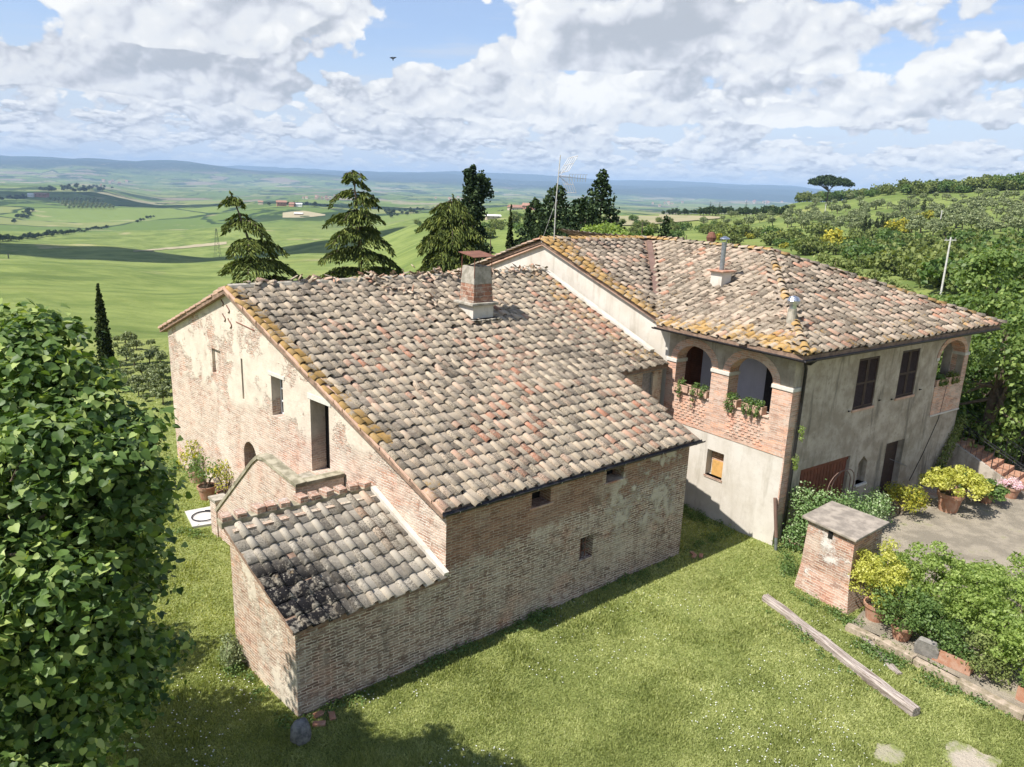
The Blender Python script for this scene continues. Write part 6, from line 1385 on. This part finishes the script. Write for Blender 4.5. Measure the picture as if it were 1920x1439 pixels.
def pylon(px, pyt, r, label):
    b, h = at_range(px, pyt, r); t = thing('power_pylon', label, 'pylon', tuple(b), 'lattice pylons in the fields'); mb = MB(); w_ = h*.10; b = np.array(b)
    for sx in (-1, 1):
        for sy in (-1, 1): mb.tube([b+np.array([sx*w_, sy*w_, -1]), b+np.array([sx*w_*.15, sy*w_*.15, h])], .14, 4)
    for q in range(7):
        f0, f1 = q/7, (q+1)/7; w0, w1 = w_*(1-.85*f0), w_*(1-.85*f1)
        for s_ in (-1, 1): mb.tube([b+np.array([-w0*s_, -w0, h*f0]), b+np.array([w1*s_, -w1, h*f1])], .08, 4)
    mb.build('lattice_mast', M['dark_metal'], t); mb = MB()
    for f, L_ in ((.8, .14), (.92, .10)): mb.tube([b+RT*(-h*L_)+HZ*h*f, b+RT*(h*L_)+HZ*h*f], .08, 4)
    mb.build('crossarm', M['dark_metal'], t)
pylon(405, 429, 900, 'lattice power pylon beside the left cedar'); pylon(15, 476, 620, 'lattice power pylon near the left edge of the fields')

# distant buildings
M['farwall'] = mat_plain('far_plaster_wall', (.55, .45, .34), .9, .15, .2, bump=0); M['farbrick'] = mat_plain('far_brick_wall', (.40, .20, .13), .9, .2, .2, bump=0); M['farroof'] = mat_plain('far_tile_roof', (.36, .20, .14), .9, .2, .3, bump=0); M['farwhite'] = mat_plain('far_white_sheet', (.75, .75, .72), .7, .1, .2, bump=0)
def far_house(px, py, w_px, h_px, label, rot=.3, wallm='farwall', roofm='farroof', rmax=9000, depth=.6, roofh=.35, name='distant_farmhouse', nwin=3):
    P, r = on_ground(px, py, rmax, 150); w_ = w_px/FPX*r; h_ = h_px/FPX*r*.62; d_ = w_*depth; t = thing(name, label, 'building', (0, 0, 0))
    ca, sa = math.cos(rot-_a), math.sin(rot-_a); U_ = np.array([ca, sa, 0]); W_ = np.array([-sa, ca, 0]); O_ = np.zeros(3)
    mb = MB(); mb.frame_box(O_, U_, W_, HZ, (-w_/2, -d_/2, -2), (w_/2, d_/2, h_)); mb.build('wall', M[wallm], t)
    mb = MB(); rh = h_*roofh*1.3; e_ = .06*w_
    V = [O_+U_*x+W_*y+HZ*z for x, y, z in ((-w_/2-e_, -d_/2-e_, h_), (w_/2+e_, -d_/2-e_, h_), (w_/2+e_, d_/2+e_, h_), (-w_/2-e_, d_/2+e_, h_), (-w_/2-e_, 0, h_+rh), (w_/2+e_, 0, h_+rh))]
    mb.add(V, [(0, 1, 5, 4), (2, 3, 4, 5), (0, 4, 3), (1, 2, 5), (0, 3, 2, 1)]); mb.build('roof', M[roofm], t)
    for q in range(nwin):
        x = -w_/2+w_*(q+.5)/nwin; mb = MB(); mb.frame_box(O_, U_, W_, HZ, (x-w_*.035, -d_/2-.08, h_*.55), (x+w_*.035, -d_/2+.05, h_*.78)); mb.build('window', M['black'], t)
    t.location = tuple(P); return t
far_house(967, 388, 26, 16, 'cream wing of the distant farmhouse with low red roof above the cypress', .5, rmax=1500); far_house(992, 388, 22, 17, 'red brick block of the distant farmhouse beside the cream wing', -.3, 'farbrick', rmax=1500)
far_house(924, 411, 26, 9, 'low white-roofed shed on the slope right of the weeping cedar', .2, 'farwall', 'farwhite', 1500, name='distant_shed')
far_house(78, 370, 18, 7, 'long reddish farm building at the far left', .1, 'farbrick', rmax=6000); far_house(58, 370, 8, 6, 'small white building left of the reddish farm', .1, 'farwhite', 'farwhite', 6000)
far_house(528, 387, 16, 11, 'brick house in the hamlet between the two cedars', .4, 'farbrick', rmax=5000); far_house(548, 388, 10, 8, 'small brick annexe in the middle of the hamlet', -.3, 'farbrick', rmax=5000); far_house(560, 388, 12, 7, 'white shed at the right of the hamlet', .1, 'farwhite', 'farwhite', 5000); far_house(489, 384, 8, 7, 'lone house left of the hamlet on the crest', .1, 'farwall', rmax=5000); far_house(560, 404, 14, 5, 'open barn on the bare earth below the hamlet', .1, 'farwall', 'farwhite', 5000, name='distant_shed')
# villages as tiny houses on the plain
n_v = 0
for (cx_, cy_, n_) in ((600, 372, 14), (200, 345, 6), (860, 374, 8), (1250, 384, 8), (1430, 381, 10)):
    for q in range(n_):
        px = cx_+rgv.normal(0, 22); py = cy_+rgv.normal(0, 2.2); far_house(px, py, rgv.uniform(2.5, 5), rgv.uniform(3, 5), 'tiny house in the village on the hazy plain', rgv.uniform(-.5, .5), 'farwall', 'farroof', 14000, name='village_house', nwin=0)['group'] = 'village houses on the hazy plain'
# draped field strips (bare earth, tan field, pale track)
def drape(name, top, bot, nx, ny, mat, lift=.3, rmax=6000):
    xs = np.linspace(top[0][0], top[-1][0], nx); V = []; F = []
    for i, x in enumerate(xs):
        y0 = np.interp(x, [p[0] for p in top], [p[1] for p in top]); y1 = np.interp(x, [p[0] for p in bot], [p[1] for p in bot])
        for j in range(ny+1): P, r = on_ground(x, y0+(y1-y0)*j/ny, rmax, 60); V.append((P[0], P[1], P[2]+lift))
    for i in range(nx-1):
        for j in range(ny): a = i*(ny+1)+j; F.append((a, a+1, a+ny+2, a+ny+1))
    o = np_obj(name, V, np.array(F), mat, smooth=True); o['kind'] = 'structure'; return o
M['earth'] = mat_plain('dry_earth', (.36, .31, .19), .95, .15, .05, bump=0); M['tanfield'] = mat_plain('tan_stubble', (.32, .27, .16), .95, .12, .04, bump=0, c2=(.25, .24, .12)); M['track'] = mat_plain('pale_track', (.55, .50, .42), .95, .12, .1, bump=0)
drape('bare_strip', [(250, 472), (330, 464), (425, 454)], [(250, 473), (330, 468), (425, 459)], 24, 2, M['earth'], .5)
drape('tan_field', [(1130, 404), (1200, 402), (1350, 408)], [(1130, 425), (1200, 424), (1350, 411)], 30, 6, M['tanfield'], .5, 1200)
drape('gravel_track', [(1335, 432), (1400, 433), (1500, 443)], [(1335, 435), (1400, 437), (1500, 447)], 24, 2, M['track'], .3, 500)
drape('dry_meadow', [(530, 400), (570, 396), (610, 403)], [(530, 409), (570, 409), (610, 405)], 14, 3, M['earth'], .6, 5000)

# ================================================================== CLOUDS that shade the far fields (bodies added out of view for their shadows)
M['shadow_cloud'] = mat_plain('shadow_cloud_body', (.9, .9, .9), 1, .02, .01, bump=0)
for i, (px, py, ax, ay) in enumerate(((60, 478, 230, 80), (340, 486, 210, 75), (620, 462, 130, 75), (190, 372, 420, 300), (760, 392, 380, 260))):
    T_, r = on_ground(px, py, 9000, 200); c = T_-SUN_DIR*((1150-T_[2])/-SUN_DIR[2]); mb = MB(); rr_ = np.random.default_rng(i)
    lt_ = [(0, 0, 1.0)]+[(rr_.normal(0, .55), rr_.normal(0, .5), rr_.uniform(.3, .6)) for q in range(9)]; u_ = np.array([math.cos(_a), -math.sin(_a), 0]); w_ = np.array([math.sin(_a), math.cos(_a), 0])
    for (x, y, s) in lt_:
        n, m_ = 14, 7; V = []; F = []
        for a in range(m_+1):
            for b_ in range(n): t_ = math.pi*a/m_; p = 2*math.pi*b_/n; V.append(c+u_*(x*ax+s*ax*math.sin(t_)*math.cos(p))+w_*(y*ay+s*ay*math.sin(t_)*math.sin(p))+HZ*40*s*math.cos(t_))
        for a in range(m_):
            for b_ in range(n): q = a*n+b_; q2 = a*n+(b_+1) % n; F.append((q, q+n, q2+n, q2))
        mb.add(V, F)
    tag(mb.build('shadow_cloud', M['shadow_cloud'], smooth=True), kind='structure')

# ================================================================== GRASS, DAISIES, WEEDS
def in_yard(x, y): return ((x > 9.6) & (y < -5.5)) | ((x > 12.7) & (y < -1.6))
def grass(n, seed):
    rg = np.random.default_rng(seed); px = rg.uniform(-60, 1990, n*2); py = 640+(1500-640)*np.sqrt(rg.random(n*2))
    D = FW[None]+RT[None]*((px-960)/FPX)[:, None]-UP[None]*((py-719.5)/FPX)[:, None]; tt = (0-CAM[2])/D[:, 2]; P = CAM+D*tt[:, None]; P[:, 2] = TZ(P[:, 0], P[:, 1])
    inb = ((P[:, 0] > 0.0-.115*P[:, 1]) & (P[:, 0] < 9.5) & (P[:, 1] > 0) & (P[:, 1] < 16.3)) | ((P[:, 0] > -3.97-.115*P[:, 1]) & (P[:, 0] < 0) & (P[:, 1] > 0) & (P[:, 1] < 3)) | (P[:, 0] > 12.7)
    bare = np.zeros(len(P), bool)
    for q, r_ in (((1820, 1425), .55), ((1660, 1410), .3)): g = hit(*q, (0, 0, 0), (0, 0, 1)); bare |= np.hypot(P[:, 0]-g[0], P[:, 1]-g[1])+vnoise(P[:, 0]*3, P[:, 1]*3)*.5 < r_
    slab = (P[:, 0] > -3.1) & (P[:, 0] < -1.95) & (P[:, 1] > 10.2) & (P[:, 1] < 11.8)
    keep = ~inb & ~in_yard(P[:, 0], P[:, 1]) & ~bare & ~slab; P = P[keep][:n]; n = len(P); r = np.hypot(P[:, 0]-CAM[0], P[:, 1]-CAM[1])
    a = rg.uniform(0, 6.28, n); h = rg.uniform(.02, .055, n)*(1+np.clip(vnoise(P[:, 0]*1.4, P[:, 1]*1.4, 9)+.05, 0, 1)*2.4); w_ = .017*(r/12); A = np.stack([np.cos(a), np.sin(a), 0*a], 1); ln = rg.normal(0, .035, (n, 2))
    V = np.zeros((n, 3, 3)); V[:, 0] = P-A*w_[:, None]; V[:, 1] = P+A*w_[:, None]; V[:, 2] = P; V[:, 2, 0] += ln[:, 0]; V[:, 2, 1] += ln[:, 1]; V[:, 2, 2] += h; V[:, :2, 2] -= .01
    c = np.stack([np.clip(rg.normal(.45, .22, n)+vnoise(P[:, 0]*.8, P[:, 1]*.8, 12)*.5+vnoise(P[:, 0]*3.1, P[:, 1]*3.1, 13)*.45, 0, 1), rg.random(n), rg.random(n)], 1)
    o = np_obj('grass', V.reshape(-1, 3), np.arange(n*3).reshape(-1, 3), M['grassblade'], col=np.repeat(c, 3, 0)); tag(o, 'short green lawn grass around the barn', 'grass', kind='stuff'); return P
GP = grass(430000, 5)
rg = np.random.default_rng(6); dm = (vnoise(GP[:, 0]*.5, GP[:, 1]*.5, 20) > .02) & (GP[:, 1] < 3); Dp = GP[dm]; Dp = Dp[rg.choice(len(Dp), 800)]
n = len(Dp); a = rg.uniform(0, 1.6, n); V = np.zeros((n, 4, 3))
for q in range(4): V[:, q, 0] = Dp[:, 0]+.017*np.cos(a+q*1.571); V[:, q, 1] = Dp[:, 1]+.017*np.sin(a+q*1.571); V[:, q, 2] = Dp[:, 2]+.06+.004*(q % 2)
o = np_obj('daisies', V.reshape(-1, 3), np.arange(n*4).reshape(-1, 4), M['daisy'], col=np.repeat(rg.random((n, 3)), 4, 0)); tag(o, 'tiny white daisies sprinkled over the lawn', 'daisies', kind='stuff')
WL_ = []
def weeds_line(P0, P1, n, r, seed):
    rg = np.random.default_rng(seed)
    for q in range(n):
        t = rg.random(); x = P0[0]+(P1[0]-P0[0])*t+rg.normal(0, .10); y = P0[1]+(P1[1]-P0[1])*t+rg.normal(0, .10); s = r*rg.uniform(.5, 1.5)*(.5+abs(float(vnoise(x*.9, y*.9, 4)))*2.4); WL_.append((x, y, gz(x, y)+s*.35, s, s, s*.7))
weeds_line((-3.9, -.12), (9.5, -.12), 120, .13, 1); weeds_line((9.7, -.1), (12.5, .1), 22, .17, 2); weeds_line((12.5, .6), (12.4, 2.8), 26, .2, 3); weeds_line((9.75, .5), (12.4, 3.0), 30, .16, 4)
weeds_line((-4.25, .0), (-4.5, 3.0), 30, .14, 5); weeds_line((9.3, -6.2), (9.5, -10), 60, .16, 6); weeds_line((10.3, -3.7), (10.2, -5.6), 26, .17, 7); weeds_line((8.7, -3.8), (7.6, -8.0), 30, .10, 8); weeds_line((12.6, -1.9), (11.2, -3.2), 26, .2, 9); weeds_line((-2.2, 15.5), (-1.4, 17), 14, .2, 10); weeds_line((-2.8, 9.4), (-3.4, 10.3), 10, .16, 11)
weeds_line((10.3, -5.6), (9.8, -8.5), 26, .15, 12)
o = foliage('weeds', WL_, 15000, .07, M['bushgreen'], None, seed=90, up=.8); tag(o, 'low weeds growing along the foot of the walls', 'weeds', kind='stuff')

# bird in the sky
P = CAM+ray(737, 110)*60; mb = MB(); s = .30
mb.tube([P+FW*0-RT*0+UP*.0-RT*.02+UP*s*.5, P-UP*s*.5], [.02, .05], 6); mb.add([P-RT*s+UP*.05, P-UP*.06, P+UP*.08, P+RT*s+UP*.07, P-RT*s*.5+UP*.12, P+RT*s*.5+UP*.13], [(0, 1, 2, 4), (3, 5, 2, 1)])
tag(mb.build('bird', M['black']), 'small dark bird flying in the blue gap of the sky', 'bird')

# ================================================================== HAZE
mt = bpy.data.materials.new('haze'); mt.use_nodes = True; mt.node_tree.nodes.clear(); k = N(mt.node_tree); out = k.n.new('ShaderNodeOutputMaterial'); pv = k.n.new('ShaderNodeVolumePrincipled')
pv.inputs['Color'].default_value = (.50, .72, 1, 1); pv.inputs['Density'].default_value = 6.8e-5; pv.inputs['Anisotropy'].default_value = 0.0; k.l.new(pv.outputs[0], out.inputs['Volume'])
zlo = min(o.bound_box[0][2] for o in bpy.data.objects if o.name in ('fields', 'ground'))-1; zhi = max(o.bound_box[1][2] for o in bpy.data.objects if o.name in ('fields',))+15
mb = MB(); mb.box(-24500, -24500, zlo, 24500, 24500, max(zhi, 60)); hz_ = mb.build('haze', mt, uv=False); tag(hz_, 'thin blue haze over the distant valley', 'haze', kind='stuff')
print('haze z', zlo, zhi)
